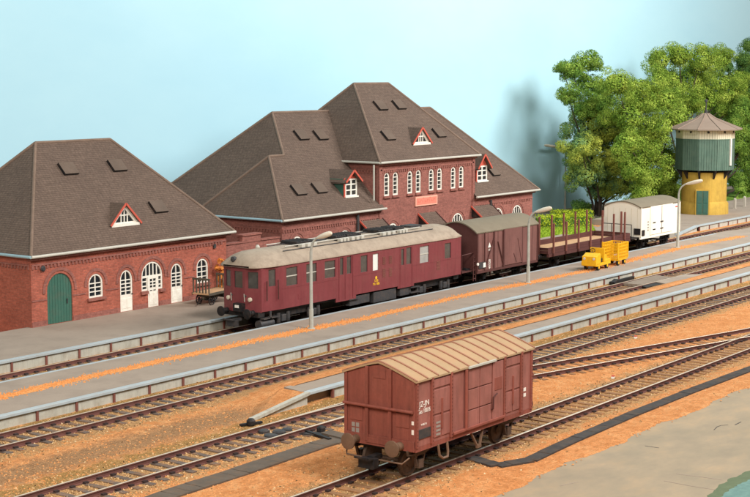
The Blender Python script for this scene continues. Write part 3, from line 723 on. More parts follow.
boxes('plinth', [(xa, xb_, YB - .02, YB + .01, ZA - .01, .62) for xa, xb_ in ((WX0 + .01, o_green[0] - .05), (o_green[1] + .05, o_d1[0] - .05), (o_d1[1] + .05, o_bd[0] - .05), (o_bd[1] + .05, o_d2[0] - .05), (o_d2[1] + .05, WX1 - .01))], M_BRICK2, wall_l)
dentils(wall_l, WX0 + .05, WX1 - .05, YB, 3.42, M_BRICK2); dentils(wall_l, YB + .1, 66.9, WX0, 3.42, M_BRICK2, side=True)
gd = MB().prism(arch(*o_green), 'y', YB + .07, YB + .13).build('arched_door', M_GREEN, lb)
npk = 9; wdk = (o_green[1] - o_green[0]) / npk
for i in range(npk):
    xa = o_green[0] + wdk * i + .008; xb_ = xa + wdk - .016; xc_ = (xa + xb_) / 2; hw_ = (o_green[1] - o_green[0]) / 2; cx_ = (o_green[0] + o_green[1]) / 2
    t0, t1 = [o_green[3] + o_green[4] * math.sqrt(max(0, 1 - ((xx - cx_) / hw_) ** 2)) for xx in (xa, xb_)]
    MB().prism([(xa, ZA + .02), (xb_, ZA + .02), (xb_, t1 - .02), (xa, t0 - .02)], 'y', YB + .05, YB + .075).build('plank', M_GREEN, gd)
MB().box(o_green[1] - .35, o_green[1] - .31, YB + .0, YB + .05, 1.3, 1.55).build('handle', M_DKGREY, gd)
arched_window(lb, *o_w1[:5], YB, 2, 3); arched_window(lb, *o_w2[:5], YB, 2, 3)
arched_window(lb, *o_d1[:5], YB, 2, 4, door=.80); arched_window(lb, *o_d2[:5], YB, 2, 4, door=.80)
def rect4(x0, x1, z0, z1): return [(x0, z0), (x1, z0), (x1, z1), (x0, z1)]
# the big central arch: fanlight, side lights and a door
s = MB(); x0, x1, z0, zs, rs = o_big
s.panel((0, YB + .03, 0), (1, 0, 0), (0, 0, 1), arch(x0 + .004, x1 - .004, z0 + .004, zs, rs - .004),
        [[(x0 + .09, z0 + .09), (o_bd[0] - .05, z0 + .09), (o_bd[0] - .05, zs - .06), (x0 + .09, zs - .06)],
         [(o_bd[1] + .05, z0 + .09), (x1 - .09, z0 + .09), (x1 - .09, zs - .06), (o_bd[1] + .05, zs - .06)],
         rect4(o_bd[0] + .06, o_bd[1] - .06, z0 + .09, zs - .06), arch(x0 + .1, x1 - .1, zs + .05, zs + .06, rs - .16)], .08)
for xx in (.25, .42, .58, .75):
    X_ = x0 + (x1 - x0) * xx; s.box(X_ - .03, X_ + .03, YB + .05, YB + .09, zs, zs + rs * math.sqrt(max(0, 1 - (2 * xx - 1) ** 2)) - .1)
for zz in (.33, .66):
    Z_ = z0 + (zs - z0) * zz
    for a, b in ((x0 + .05, o_bd[0]), (o_bd[1], x1 - .05)): s.box(a, b, YB + .054, YB + .086, Z_ - .03, Z_ + .03)
bw_ = s.build('fanlight_window', M_WHITE, lb)
MB().prism(arch(x0 + .05, x1 - .05, z0 + .05, zs, rs - .05), 'y', YB + .10, YB + .12).build('pane', M_PANE, bw_)
for a, b in ((x0 - .1, o_bd[0] - .06), (o_bd[1] + .06, x1 + .1)): MB().box(a, b, YB - .14, YB + .02, z0 - .16, z0 - .01).build('sill', M_BRICK2, bw_)
dz = zs - .0; DG = 1.22; s = MB().panel((0, YB + .01, 0), (1, 0, 0), (0, 0, 1), [(o_bd[0], ZA + .012), (o_bd[1], ZA + .012), (o_bd[1], dz), (o_bd[0], dz)], [[(o_bd[0] + .16, DG), (o_bd[1] - .16, DG), (o_bd[1] - .16, dz - .14), (o_bd[0] + .16, dz - .14)]], .05)
xm = (o_bd[0] + o_bd[1]) / 2; s.box(xm - .03, xm + .03, YB + .02, YB + .05, DG, dz - .14)
for t in (.25, .5, .75): s.box(o_bd[0] + .16, o_bd[1] - .16, YB + .022, YB + .048, DG + (dz - .14 - DG) * t - .025, DG + (dz - .14 - DG) * t + .025)
dr = s.build('door', M_WHITE, lb)
MB().box(o_bd[0] + .05, o_bd[1] - .05, YB + .055, YB + .07, 1.15, dz - .05).build('pane', M_PANE, dr)
for a in (0, 1): MB().box(o_bd[0] + .12 + a * .5 * (o_bd[1] - o_bd[0] - .16), o_bd[0] + .12 + (a + .8) * .5 * (o_bd[1] - o_bd[0] - .16), YB - .01, YB + .012, ZA + .12, 1.12).build('door_panel', M_WHITE, dr)
# roof
def hip_roof(parent, x0, x1, y0, y1, z0, rx0, rx1, ry, rz, caps=True):
    A, B, C, D = Vector((x0, y0, z0)), Vector((x1, y0, z0)), Vector((x1, y1, z0)), Vector((x0, y1, z0)); P, Q = Vector((rx0, ry, rz)), Vector((rx1, ry, rz))
    s = MB(); s.poly([A, B, Q, P]); s.poly([B, C, Q]); s.poly([C, D, P, Q]); s.poly([D, A, P])
    e = Vector((0, 0, -.1)); s.poly([A + e, D + e, C + e, B + e])
    for a, b in ((A, B), (B, C), (C, D), (D, A)): s.poly([a + e, b + e, b, a])
    r_ = s.build('roof', M_TILE, parent)
    if caps:
        for a, b in ((A, P), (B, Q), (D, P), (P, Q)): capline(r_, a, b)
    return r_
LBZ, LBR = 3.95, 9.25
r_l = hip_roof(lb, 49.42, 64.5, 57.14, 67.26, LBZ, 54.3, 59.75, 62.2, LBR)
kL = (LBR - LBZ) / (62.2 - 57.14)
gutter(r_l, (49.4, 57.08, LBZ - .03), (64.52, 57.08, LBZ - .03)); gutter(r_l, (49.36, 57.1, LBZ - .03), (49.36, 67.2, LBZ - .03), M_GUTB)
MB().box(WX0 - .1, WX1 + .2, YB - .2, YB + .1, LBZ - .22, LBZ - .10).build('fascia', M_BRICK2, r_l)
nL = (0, -kL, 1); pL0 = (0, 57.14, LBZ)
for x, y in ((67.6, 169.6), (116.5, 166.4), (157.6, 207.7)): hatch(lb, r_l, x, y, pL0, nL)
tri_dormer(r_l, (110.5, 225.5), (138.7, 222.7), (125.4, 204), 57.14, LBZ, kL)
p = ony(42, 268.5, YB); MB().lathe([(.12, -.03), (.16, -.1), (.1, -.16)], (p.x, YB, p.z), 10, axis='y').build('wall_lamp', M_DKGREY, lb)
p = ony(214, 246, YB); MB().box(p.x - .08, p.x + .08, YB - .09, YB - .005, p.z - .12, p.z + .12).build('wall_bracket', M_DKGREY, lb)

# ------------------------------------------------------------------ station building
YM = 57.6; YE = 57.3
ms = thing('station_building', (85, 63, G), 'large red brick station with steep brown hipped roofs and white arched windows', 'building')
ZW, ZR, RY = 4.2, 10.4, 63.6; kM = (ZR - ZW) / (RY - YE)
ZT, ZTR = 7.2, 12.25; kT = (ZTR - ZT) / (62.5 - YE)
def mo(xa, xb, ytop, z0):
    x0, x1 = bx(xa, ytop + 8, YM), bx(xb, ytop + 8, YM); zt = bz((xa + xb) / 2, ytop, YM); r_ = (x1 - x0) / 2
    return (x0, x1, z0, zt - r_, r_)
wing_l = [mo(292.0, 302.6, 236.0, 1.35), mo(339.5, 350.6, 230.0, 1.35)]
mid_w = [mo(387.4, 398.4, 223.0, 1.35), mo(451.8, 463.5, 212.8, 1.35)]
wing_r = [mo(493.2, 503.0, 207.6, 1.35), mo(512.2, 522.2, 204.8, 1.35)]
TX0, TX1 = 79.2, 90.75; MX0, MX1 = 69.3, 99.0
sc = 6.217; tw = []
for cx_, yt, yb in ((105, 140, 286), (159, 136, 280), (249, 129, 270), (301, 122, 264), (382, 116, 252), (433, 110, 247), (518, 104, 239), (568, 98, 233)):
    x = 370 + cx_ / sc; xc_ = bx(x, 150 + (yt + yb) / 2 / sc, YM); zt = bz(x, 150 + yt / sc, YM); z0 = bz(x, 150 + yb / sc, YM)
    tw.append((xc_ - .30, xc_ + .30, z0, zt - .34, .34))
s = MB()
def wall(s, x0, x1, z1, ops_):
    s.panel((0, YM, 0), (1, 0, 0), (0, 0, 1), [(x0, ZA - .1), (x1, ZA - .1), (x1, z1), (x0, z1)], [arch(*o) for o in ops_], .14)
wall(s, MX0, TX0, ZW - .02, wing_l)
s2 = MB(); wall(s2, TX1, MX1, ZW - .02, wing_r)
s.poly([(MX0, YM, G - .05), (MX0, YM, ZW), (MX0, 64.4, ZW), (MX0, 64.4, G - .05)]); s2.poly([(MX1, YM, G - .05), (MX1, 70.6, G - .05), (MX1, 70.6, ZW), (MX1, YM, ZW)])
s.poly([(MX0, 64.4, G - .05), (MX0, 64.4, ZW), (71.1, 64.4, ZW), (71.1, 64.4, G - .05)]); s.poly([(71.1, 64.4, G - .05), (71.1, 64.4, ZW), (71.1, 70.6, ZW), (71.1, 70.6, G - .05)])
mw = s.build('wall', M_BRICK2, ms); s2.build('wall', M_BRICK2, ms)
s = MB(); wall(s, TX0, TX1, ZT - .02, mid_w + tw)
s.poly([(TX0, YM, 3.9), (TX0, YM, ZT), (TX0, 67.4, ZT), (TX0, 67.4, 3.9)]); s.poly([(TX1, YM, 3.9), (TX1, 67.4, 3.9), (TX1, 67.4, ZT), (TX1, YM, ZT)])
twl = s.build('tower_wall', M_BRICK2, ms)
for o in wing_l + wing_r + mid_w: arch_band(MB(), o[0] - .16, o[1] + .16, o[3], o[4] + .16, .18, YM - .035, YM + .01, leg=.15).build('arch_surround', M_BRICK2, mw)
for o in tw: arch_band(MB(), o[0] - .05, o[1] + .05, o[3], o[4] + .05, .1, YM - .03, YM + .01, leg=.05).build('arch_surround', M_BRICK2, twl)
for o in wing_l + wing_r + mid_w: arched_window(ms, *o, YM, 4, 3, fw=.11)
for o in tw: arched_window(ms, *o, YM, 1, 4, fw=.10)
dentils(mw, MX0 + .05, TX0 - .1, YM, 3.55, M_BRICK2); dentils(mw, TX1 + .1, MX1 - .05, YM, 3.55, M_BRICK2); dentils(mw, YM + .1, 64.3, MX0, 3.55, M_BRICK2, side=True)
dentils(twl, TX0 + .1, TX1 - .1, YM, 6.62, M_BRICK2); dentils(twl, YM + .1, 60.8, TX0, 6.62, M_BRICK2, side=True)
boxes('corner_pilaster', [(TX0 - .03, TX0 + .3, YM - .06, YM - .001, .4, ZT - .2), (TX1 - .3, TX1 + .03, YM - .06, YM - .001, .4, ZT - .2)], M_BRICK2, twl)
# roofs
A_ = Vector
ex0, ex1 = 69.0, 99.5; ap = A_((72.1, 60.95, ZW + kM * (60.95 - YE))); nt = A_((73.55, 60.95, ap.z)); rl = A_((75.6, RY, ZR)); rr = A_((93.95, RY, ZR))
s = MB()
xl_, xr_ = TX0 + .28, TX1 - .12                                                                   # front slopes stop at the tower
zn_ = ZW + kM * (YM + .2 - YE); s.poly([A_((ex0, YE, ZW)), A_((xl_, YE, ZW)), A_((xl_, YM + .2, zn_)), A_((xr_, YM + .2, zn_)), A_((xr_, YE, ZW)), A_((ex1, YE, ZW)), rr, rl, nt, ap])
s.poly([A_((ex1, YE, ZW)), A_((ex1, 71.0, ZW)), rr]); s.poly([A_((ex1, 71.0, ZW)), A_((70.7, 71.0, ZW)), rl, rr])
s.poly([A_((70.7, 71.0, ZW)), A_((70.7, 58.5, ZW)), nt, rl])
s.poly([A_((ex0, 64.6, ZW)), A_((ex0, YE, ZW)), ap]); s.poly([A_((74.6, 64.6, ZW)), A_((ex0, 64.6, ZW)), ap, A_((74.6, 60.95, ap.z))])
for a, b in (((ex0, YE), (xl_, YE)), ((xr_, YE), (ex1, YE)), ((ex1, YE), (ex1, 71)), ((ex0, 64.6), (ex0, YE))):
    s.poly([(a[0], a[1], ZW - .1), (b[0], b[1], ZW - .1), (b[0], b[1], ZW), (a[0], a[1], ZW)])
for a, b in ((ex0, xl_), (xr_, ex1)): s.poly([(a, YE, ZW - .1), (a, YM + .3, ZW - .1), (b, YM + .3, ZW - .1), (b, YE, ZW - .1)])
rm = s.build('roof', M_TILE, ms)
for a, b in ((A_((ex0, YE, ZW)), ap), (ap, nt), (nt, rl), (rl, rr), (rr, A_((ex1, YE, ZW))), (rl, A_((70.7, 71, ZW))), (ap, A_((ex0, 64.6, ZW)))): capline(rm, a, b)
rt = hip_roof(ms, 78.93, 91.05, YE, 67.7, ZT, 83.0, 87.05, 62.5, ZTR)
gutter(rm, (ex0, YE - .06, ZW - .03), (TX0 + .35, YE - .06, ZW - .03)); gutter(rm, (TX1 - .2, YE - .06, ZW - .03), (ex1, YE - .06, ZW - .03)); gutter(rm, (ex0 - .06, YE, ZW - .03), (ex0 - .06, 64.6, ZW - .03), M_GUTB)
gutter(rt, (78.9, YE - .06, ZT - .03), (91.05, YE - .06, ZT - .03)); gutter(rt, (78.87, YE, ZT - .03), (78.87, 61, ZT - .03))
MB().box(TX0 - .1, TX1 + .1, YM - .18, YM + .05, ZT - .24, ZT - .105).build('fascia', M_BRICK2, rt)
boxes('fascia', [(ex0 + .2, TX0 - .05, YM - .16, YM + .05, ZW - .24, ZW - .105), (TX1 + .05, ex1 - .3, YM - .16, YM + .05, ZW - .24, ZW - .105)], M_BRICK2, rm)
nM = (0, -kM, 1); pM = (0, YE, ZW); nT = (0, -kT, 1); pT = (0, YE, ZT)
for x, y in ((298.1, 190.6), (318.7, 188.6), (300.9, 135.7), (320.1, 135.7), (493, 172)): hatch(ms, rm, x, y, pM, nM, .95, .85)
for x, y in ((380, 106.2), (398.6, 105.3), (387.7, 136.1), (438.4, 133.4)): hatch(ms, rt, x, y, pT, nT, .95, .85)
tri_dormer(rt, (412.5, 144.2), (429.6, 142.4), (420.7, 128), YE, ZT, kT)
gable_dormer(rm, 345.2, 356, 179, 196.8, (353, 170), YE, ZW, kM)
gable_dormer(rm, 477, 486.2, 166, 181.4, (484.5, 154), YE, ZW, kM)
# station name board, faint lettering
a = ony(414.7, 201, YM); b = ony(436.4, 199, YM); zt = bz(425.5, 195.8, YM); zb = bz(425.5, 205.2, YM)
sg = MB().box(a.x, b.x, YM - .09, YM - .005, zb, zt).build('name_board', M_SIGNF, ms)
MB().box(a.x + .1, b.x - .1, YM - .10, YM - .085, zb + .1, zt - .1).build('board_field', M_SIGN, sg)
s = MB(); n = 8; wl = (b.x - a.x - .5) / n
for i in range(n):
    X_ = a.x + .25 + wl * i; s.box(X_, X_ + wl * .25, YM - .104, YM - .098, zb + .24, zt - .24); s.box(X_ + wl * .25, X_ + wl * .7, YM - .104, YM - .098, zb + .24 + (i % 3) * .12, zb + .32 + (i % 3) * .12)
s.build('faint_lettering', M_SIGNL, sg)
# lean-to canopies over the doors
def canopy(tl, tr, outer):
    a = ony(*tl, YM); b = ony(*tr, YM); zt = (a.z + b.z) / 2; c = onx(*outer, a.x); yo = min(YM - .9, max(YM - 1.8, c.y)); zo = zt - .75
    s = MB(); q_ = [A_((a.x, YM, zt)), A_((b.x, YM, zt)), A_((b.x, yo, zo)), A_((a.x, yo, zo))]
    s.poly(q_[::-1]); s.poly([p - A_((0, 0, .08)) for p in q_]); s.poly([q_[3], q_[2], q_[2] - A_((0, 0, .08)), q_[3] - A_((0, 0, .08))])
    cp = s.build('canopy', M_TILE, ms, recalc=True)
    for x, mb_ in ((a.x - .04, M_REDP), (b.x + .04, M_VAND)): MB().bar((x, YM, zt - .01), (x, yo - .02, zo - .01), .06, .10).build('bargeboard', mb_, cp)
    for x in (a.x + .06, b.x - .06):
        d = MB(); d.prism([(YM, zt - .1), (yo + .1, zo - .06), (YM, zo - .06)], 'x', x - .03, x + .03); d.box(x - .05, x + .05, yo + .12, yo + .22, ZA, zo - .05)
        d.build('side_panel', M_BLACK, cp)
canopy((418.3, 213.3), (435.0, 211.5), (427, 224)); canopy((471.3, 206.3), (490.5, 203.2), (480.2, 215)); canopy((360, 220.7), (381.8, 218.2), (367.3, 230.3))
def pipe(x, y0, y1, m, r=.06):
    p = ony(x, y0, YM - .1); q_ = ony(x, y1, YM - .1); return MB().tube([(p.x, YM - .1, p.z), (p.x, YM - .1, q_.z)], r, 8).build('downpipe', m, ms, smooth=True)
pipe(373.8, 165, 200.5, M_GUTTER); pipe(357.8, 214.5, 240, M_DKGREY, .1); pipe(491, 200, 222, M_DKGREY, .1)
# brick screen wall between the two buildings
gw = thing('brick_screen_wall', (66.6, YM, G), 'low red brick wall with raised middle joining the two brick buildings', 'wall')
za = bz(226, 245.4, YM); zc = bz(252, 235.2, YM)
s = MB().box(64.1, 69.2, YM + .1, YM + .4, G, za); s.build('wall', M_BRICK2, gw)
xa, xb_ = bx(243.2, 240, YM), bx(261.6, 240, YM)
MB().box(xa, xb_, YM + .07, YM + .43, za - .02, zc).build('raised_section', M_BRICK2, gw)
boxes('coping', [(64.08, xa - .01, YM + .03, YM + .47, za, za + .08), (xb_ + .01, 69.18, YM + .03, YM + .47, za, za + .08)], M_BRICK2, gw)
MB().box(xa - .05, xb_ + .05, YM + .0, YM + .5, zc, zc + .09).build('raised_coping', M_BRICK2, gw)

# ------------------------------------------------------------------ rolling stock kit (local frame: x along the track, z = 0 on the rail head)
def wheel_mesh(r=.46):
    s = MB(); s.lathe([(r + .03, 0), (r + .03, .025), (r, .03), (r, .12), (r * .84, .12), (r * .80, .07), (r * .32, .07), (r * .30, .14), (.07, .14)], (0, 0, 0), 24, axis='y')
    return s
def wheelset(parent, x, m=None, r=.46):
    """two flanged wheels on an axle; wheels face outwards"""
    for sg in (-1, 1):
        s = wheel_mesh(r)
        M = Matrix.Translation((x, sg * .66, r)) @ (Matrix.Scale(1, 4) if sg > 0 else Matrix.Rotation(math.pi, 4, 'Z'))
        s.xf(M).build('wheel', m or M_BLACK, parent, local=True, smooth=True)
    MB().tube([(x, -.66, r), (x, .66, r)], .07, 8).build('axle', m or M_BLACK, parent, local=True)
def axleguard(parent, x, hw, m, zt=1.0, r=.46):
    """spring, axle box and W-iron on both sides"""
    for sg in (-1, 1):
        y = sg * (hw); s = MB()
        s.box(x - .13, x + .13, y - .09, y + .09, r - .12, r + .16)
        for d in (-1, 1): s.bar((x + d * .14, y, r - .05), (x + d * .34, y, zt), .05, .10, up=(0, 1, 0))
        for i in range(4): s.box(x - .62 + i * .12, x + .62 - i * .12, y - .05, y + .05, r + .26 - i * .03 + .12, r + .285 - i * .03 + .12)
        for d in (-.62, .62): s.bar((x + d, y, r + .38), (x + d * 1.08, y, zt), .05, .06, up=(0, 1, 0))
        s.build('axle_guard', m, parent, local=True)
def buffers(parent, x, d, m, z=1.02, r=.25, head=None):
    for y in (-.87, .87):
        s = MB().lathe([(.14, 0), (.14, .22), (.09, .24), (.09, .42), (r * .6, .43), (r, .46), (r, .50), (r * .7, .52)], (0, 0, 0), 20, axis='x')
        s.xf(Matrix.Translation((x, y, z)) @ (Matrix.Identity(4) if d > 0 else Matrix.Rotation(math.pi, 4, 'Z'))).build('buffer', m, parent, local=True, smooth=True)
def coupler(parent, x, d, m, z=.72):
    s = MB(); s.box(min(x, x + d * .5), max(x, x + d * .5), -.12, .12, z, z + .14)
    s.box(min(x + d * .45, x + d * .75), max(x + d * .45, x + d * .75), -.3, .3, z - .22, z + .1); s.bar((x + d * .7, -.28, z + .1), (x + d * .95, -.28, z + .16), .06, .06); s.bar((x + d * .7, .28, z + .1), (x + d * .95, .28, z + .16), .06, .06)
    s.bar((x + d * .95, -.3, z + .16), (x + d * .95, .3, z + .16), .07, .07)
    s.build('coupler', m, parent, local=True, bevel=.01)
def arc_roof(L0, L1, hw, ze, zc, n=14, power=2.0, oh=.06, th=.07):
    pts = []
    for i in range(n + 1):
        t = -1 + 2 * i / n; pts.append(((hw + oh) * t, ze + (zc - ze) * (1 - abs(t) ** power)))
    low = [(y * .985, z - th) for y, z in pts][::-1]
    return pts, low

# ------------------------------------------------------------------ red-brown goods wagon in front
HW = 1.40; NW = T5 - HW
pA = onz(415.2, 451.0, 1.0); WL0 = ony(415.4, 415, NW).x; WL1 = ony(532, 376, NW).x; LW = WL1 - WL0
gwg = thing('goods_wagon', (WL0, T5, 0), 'red-brown covered goods wagon with tan ribbed roof on the nearest track', 'wagon')
ZS, ZE_, ZPK = 1.12, 3.32, 3.80
def wx(px, py=400): return ony(px, py, NW).x - WL0
def gz(px, py): return ony(px, py, NW).z
# end wall outline (rounded gable)
endp = [(-HW, ZS), (HW, ZS), (HW, ZE_ - .05)] + [(HW * t, ZE_ - .05 + (ZPK - .1 - ZE_) * (1 - abs(t) ** 1.18)) for t in (.9, .75, .6, .45, .3, .15, 0, -.15, -.3, -.45, -.6, -.75, -.9)] + [(-HW, ZE_ - .05)]
MB().prism(endp, 'x', 0, .06).build('end_wall', M_GOODE, gwg, local=True)
MB().prism(endp, 'x', LW - .06, LW).build('end_wall', M_GOODE, gwg, local=True)
for sg in (-1, 1):
    sd_ = MB().box(.06, LW - .06, min(sg * HW, sg * (HW - .06)), max(sg * HW, sg * (HW - .06)), ZS, ZE_ - .04).build('side_wall', M_GOODS, gwg, local=True)
    yo = lambda d: (min(sg * (HW - .01), sg * (HW + d)), max(sg * (HW - .01), sg * (HW + d)))
    f = lambda px: wx(px) if sg < 0 else LW - wx(px)
    def sbox(name, pa_, pb_, z0, z1, d, m=M_GOODS, bev=.008):
        a, b = sorted((f(pa_), f(pb_))); y0, y1 = yo(d); return MB().box(a, b, y0, y1, z0, z1).build(name, m, sd_, local=True, bevel=bev)
    for p0 in (431.2, 450.2, 503.2, 520.0): sbox('stanchion', p0 - .9, p0 + .9, ZS - .02, ZE_ - .06, .085, M_GOODE)
    for p0, p1 in ((415.9, 417.6), (529.7, 531.4)): sbox('corner_post', p0, p1, ZS - .03, ZE_ - .06, .05, M_GOODE)
    for pa_, pb_ in ((433.2, 449.2), (505.0, 518.8)):
        sbox('top_board', pa_, pb_, 2.88, 3.16, .035); sbox('hatch_panel', pa_, pb_, 2.02, 2.80, .03)
        pm_ = (pa_ + pb_) / 2
        sbox('hatch_panel', pa_, pm_ - .5, 1.25, 1.95, .03); sbox('hatch_panel', pm_ + .5, pb_, 1.25, 1.95, .03)
        sbox('catch', pm_ - .5, pm_ + .5, 1.5, 2.5, .07, M_GOODE)
    for i in range(3):
        for j in range(3):
            if i == 2 and j == 1 and False: continue
            pa_ = (467.2, 479.0, 491.4)[i]; pb_ = (478.4, 490.6, 502.0)[i]
            if i == 2:
                if j == 0: sbox('door_panel', pa_, pb_, 1.10, 3.16, .05)
                continue
            z0 = 1.10 + j * .70; sbox('door_panel', pa_, pb_, z0, z0 + .66, .045)
    sbox('door_plate', 493.4, 500.4, 2.18, 2.62, .065, M_GOODE)
    sbox('door_rail', 452, 503, ZS + .02, ZS + .10, .10, M_GOODE); sbox('top_rail', 466.5, 493.5, 3.20, 3.28, .12, M_GUTTER, .01)
    a = f(464.6); MB().tube([(a, sg * (HW + .07), ZS + .05), (a, sg * (HW + .07), 3.2)], .055, 8).build('door_tube', M_GOODE, sd_, local=True, smooth=True)
    a = f(490.3); MB().tube([(a, sg * (HW + .06), 1.55), (a - .02, sg * (HW + .13), 1.6), (a, sg * (HW + .13), 2.0), (a + .28, sg * (HW + .1), 2.08)], .03, 6).build('door_handle', M_VAND, sd_, local=True, smooth=True)
    MB().box(.02, LW - .02, min(sg * (HW - .12), sg * (HW + .01)), max(sg * (HW - .12), sg * (HW + .01)), ZS - .16, ZS - .005).build('sole_bar', M_GOODE, gwg, local=True)
    s = MB(); z = ZS + .06
    while z < ZE_ - .15:
        for px_ in (416.7, 530.5, 431.2, 450.2, 503.2, 520):
            d_ = .052 if px_ in (416.7, 530.5) else .087
            x_ = f(px_); s.box(x_ - .016, x_ + .016, min(sg * (HW + d_), sg * (HW + d_ - .02)), max(sg * (HW + d_), sg * (HW + d_ + .008)), z - .016, z + .016)
        z += .12
    o = s.build('rivets', M_GOODE, sd_, local=True); o['kind'] = 'stuff'
    for px_ in (443, 478):
        x_ = f(px_); s = MB().tube([(x_ - .3, sg * (HW + .02), .98), (x_ - .26, sg * (HW + .05), .62), (x_ - .1, sg * (HW + .07), .50), (x_ + .18, sg * (HW + .07), .50), (x_ + .25, sg * (HW + .04), .66), (x_ + .25, sg * (HW), .98)], .045, 6).build('step', M_BUFF, gwg, local=True, smooth=True)
        if px_ == 443: break
# ends: stanchions, rail, vents
for xe, d in ((0, -1), (LW, 1)):
    def ebox(name, y0, y1, z0, z1, t, m=M_GOODE):
        return MB().box(min(xe, xe + d * t), max(xe, xe + d * t), y0, y1, z0, z1).build(name, m, gwg, local=True, bevel=.008)
    for y in (-.46, .46): ebox('end_stanchion', y - .06, y + .06, ZS, 3.56, .10)
    for y in (-HW + .02, HW - .12): ebox('end_corner_post', y, y + .10, ZS, ZE_ - .05, .04)
    MB().tube([(xe + d * .13, -HW + .03, 2.28), (xe + d * .13, HW - .03, 2.28)], .05, 8).build('end_rail', M_GOODE, gwg, local=True, smooth=True)
    for y0 in (-1.18, .66):
        ebox('vent_frame', y0, y0 + .52, 1.72, 2.18, .025); ebox('vent_plate', y0 + .02, y0 + .50, 1.32, 1.66, .02)
    ebox('chart_plate', -.24, .24, 3.2, 3.5, .02)
    ebox('buffer_beam', -HW + .02, HW - .02, ZS - .14, ZS + .20, .06)
    ebox('draw_plate', -.5, .5, ZS - .06, ZS + .12, .085)
    buffers(gwg, xe + d * .06, d, M_BUFF, 1.12, .27)
    coupler(gwg, xe, d, M_BLACK, .62)
    MB().tube([(xe + d * .1, -1.25, .8), (xe + d * .3, -1.1, .62), (xe + d * .3, 1.1, .62), (xe + d * .1, 1.25, .8)], .03, 6).build('shunter_rail', M_BUFF, gwg, local=True, smooth=True)
# gently gabled roof with ribs
rp = [((HW + .07) * t, ZE_ - .04 + (ZPK - ZE_) * (1 - abs(t) ** 1.18)) for t in [-1 + i / 8 for i in range(17)]]
def roofstrip(x0, x1, lift, name, m, par, th=.06):
    s = MB(); n = len(rp)
    for x in (x0, x1):
        for y, z in rp: s.v.append(Vector((x, y, z + lift)))
        for y, z in rp: s.v.append(Vector((x, y, z + lift - th)))
    for i in range(n - 1):
        s.f.append([i, 2 * n + i, 2 * n + i + 1, i + 1]); s.f.append([n + i, n + i + 1, 3 * n + i + 1, 3 * n + i]); s.f.append([i, i + 1, n + i + 1, n + i]); s.f.append([2 * n + i, 3 * n + i, 3 * n + i + 1, 2 * n + i + 1])
    s.f.append([0, n, 3 * n, 2 * n]); s.f.append([n - 1, 3 * n - 1, 4 * n - 1, 2 * n - 1]); s.m = [0] * len(s.f)
    return s.build(name, m, par, local=True, smooth=True, recalc=True)
rf = roofstrip(-.07, LW + .07, 0, 'roof', M_GROOF, gwg)
nr = 12
for i in range(nr + 1):
    x = -.06 + (LW + .12 - .07) * i / nr; roofstrip(x, x + .065, .035, 'roof_rib', M_GRIB, rf, .05)
# lettering and chalk boards on the near side and end
text('JZ-JN', .25, M_LET, gwg, (wx(424.0), -HW - .012, gz(423.5, 406.2)))
text('Gas 10036', .20, M_LET, gwg, (wx(424.0), -HW - .012, gz(423.5, 412.8)), sx=.82)
text('4 0057 0', .09, M_LET, gwg, (wx(423.6), -HW - .012, gz(423.5, 425.2)))
MB().box(wx(418.2), wx(430.2), -HW - .03, -HW + .01, gz(424, 437.8), gz(424, 428.6)).build('chalk_board', M_DKGREY, gwg, local=True)
s = MB()
for i in range(4): s.box(wx(435.3), wx(439.6), -HW - .040, -HW - .036, 1.30 + i * .13, 1.37 + i * .13)
s.build('data_panel', M_LETG, gwg, local=True)['kind'] = 'stuff'
s = MB()
for i in range(2): s.box(wx(523.2), wx(525.6), -HW - .008, -HW + .004, gz(524, 391.3 + i * 5.5), gz(524, 388 + i * 5.5))
s.build('data_panel', M_LET, gwg, local=True)['kind'] = 'stuff'
s = MB()
for i in range(2):
    for j in range(2): s.box(-.03, -.026, .80 + i * .17, .93 + i * .17, 1.32 + j * .18, 1.46 + j * .18)
s.build('data_panel', M_LETG, gwg, local=True)['kind'] = 'stuff'
MB().box(-.055, -.035, -HW + .03, -HW + .11, 1.86, 1.98).build('label', M_LET, gwg, local=True)
MB().box(-.055, -.035, -HW + .03, -HW + .11, 1.55, 1.70).build('label', M_LET, gwg, local=True)
xw0, xw1 = wx(425.5), wx(513.5)
for x in (xw0, xw1): wheelset(gwg, x, M_GEAR); axleguard(gwg, x, 1.16, M_GEAR)
MB().box(.2, LW - .2, -.9, .9, .84, .98).build('underframe', M_BLACK, gwg, local=True)
MB().bar((xw0 + .8, 0, .62), (xw1 - .8, 0, .62), .08, .08).box(LW * .4, LW * .6, -.25, .25, .45, .7).build('brake_gear', M_BLACK, gwg, local=True)
s = MB()
for d in (-.22, .22): s.bar((LW * .52 + d * 1.6, -HW + .1, .92), (LW * .52 + d * .3, -HW + .02, .42), .05, .08, up=(0, 1, 0))
s.bar((LW * .52 - .12, -HW + .02, .42), (LW * .52 + .12, -HW + .02, .42), .08, .1); s.build('v_hanger', M_BUFF, gwg, local=True)

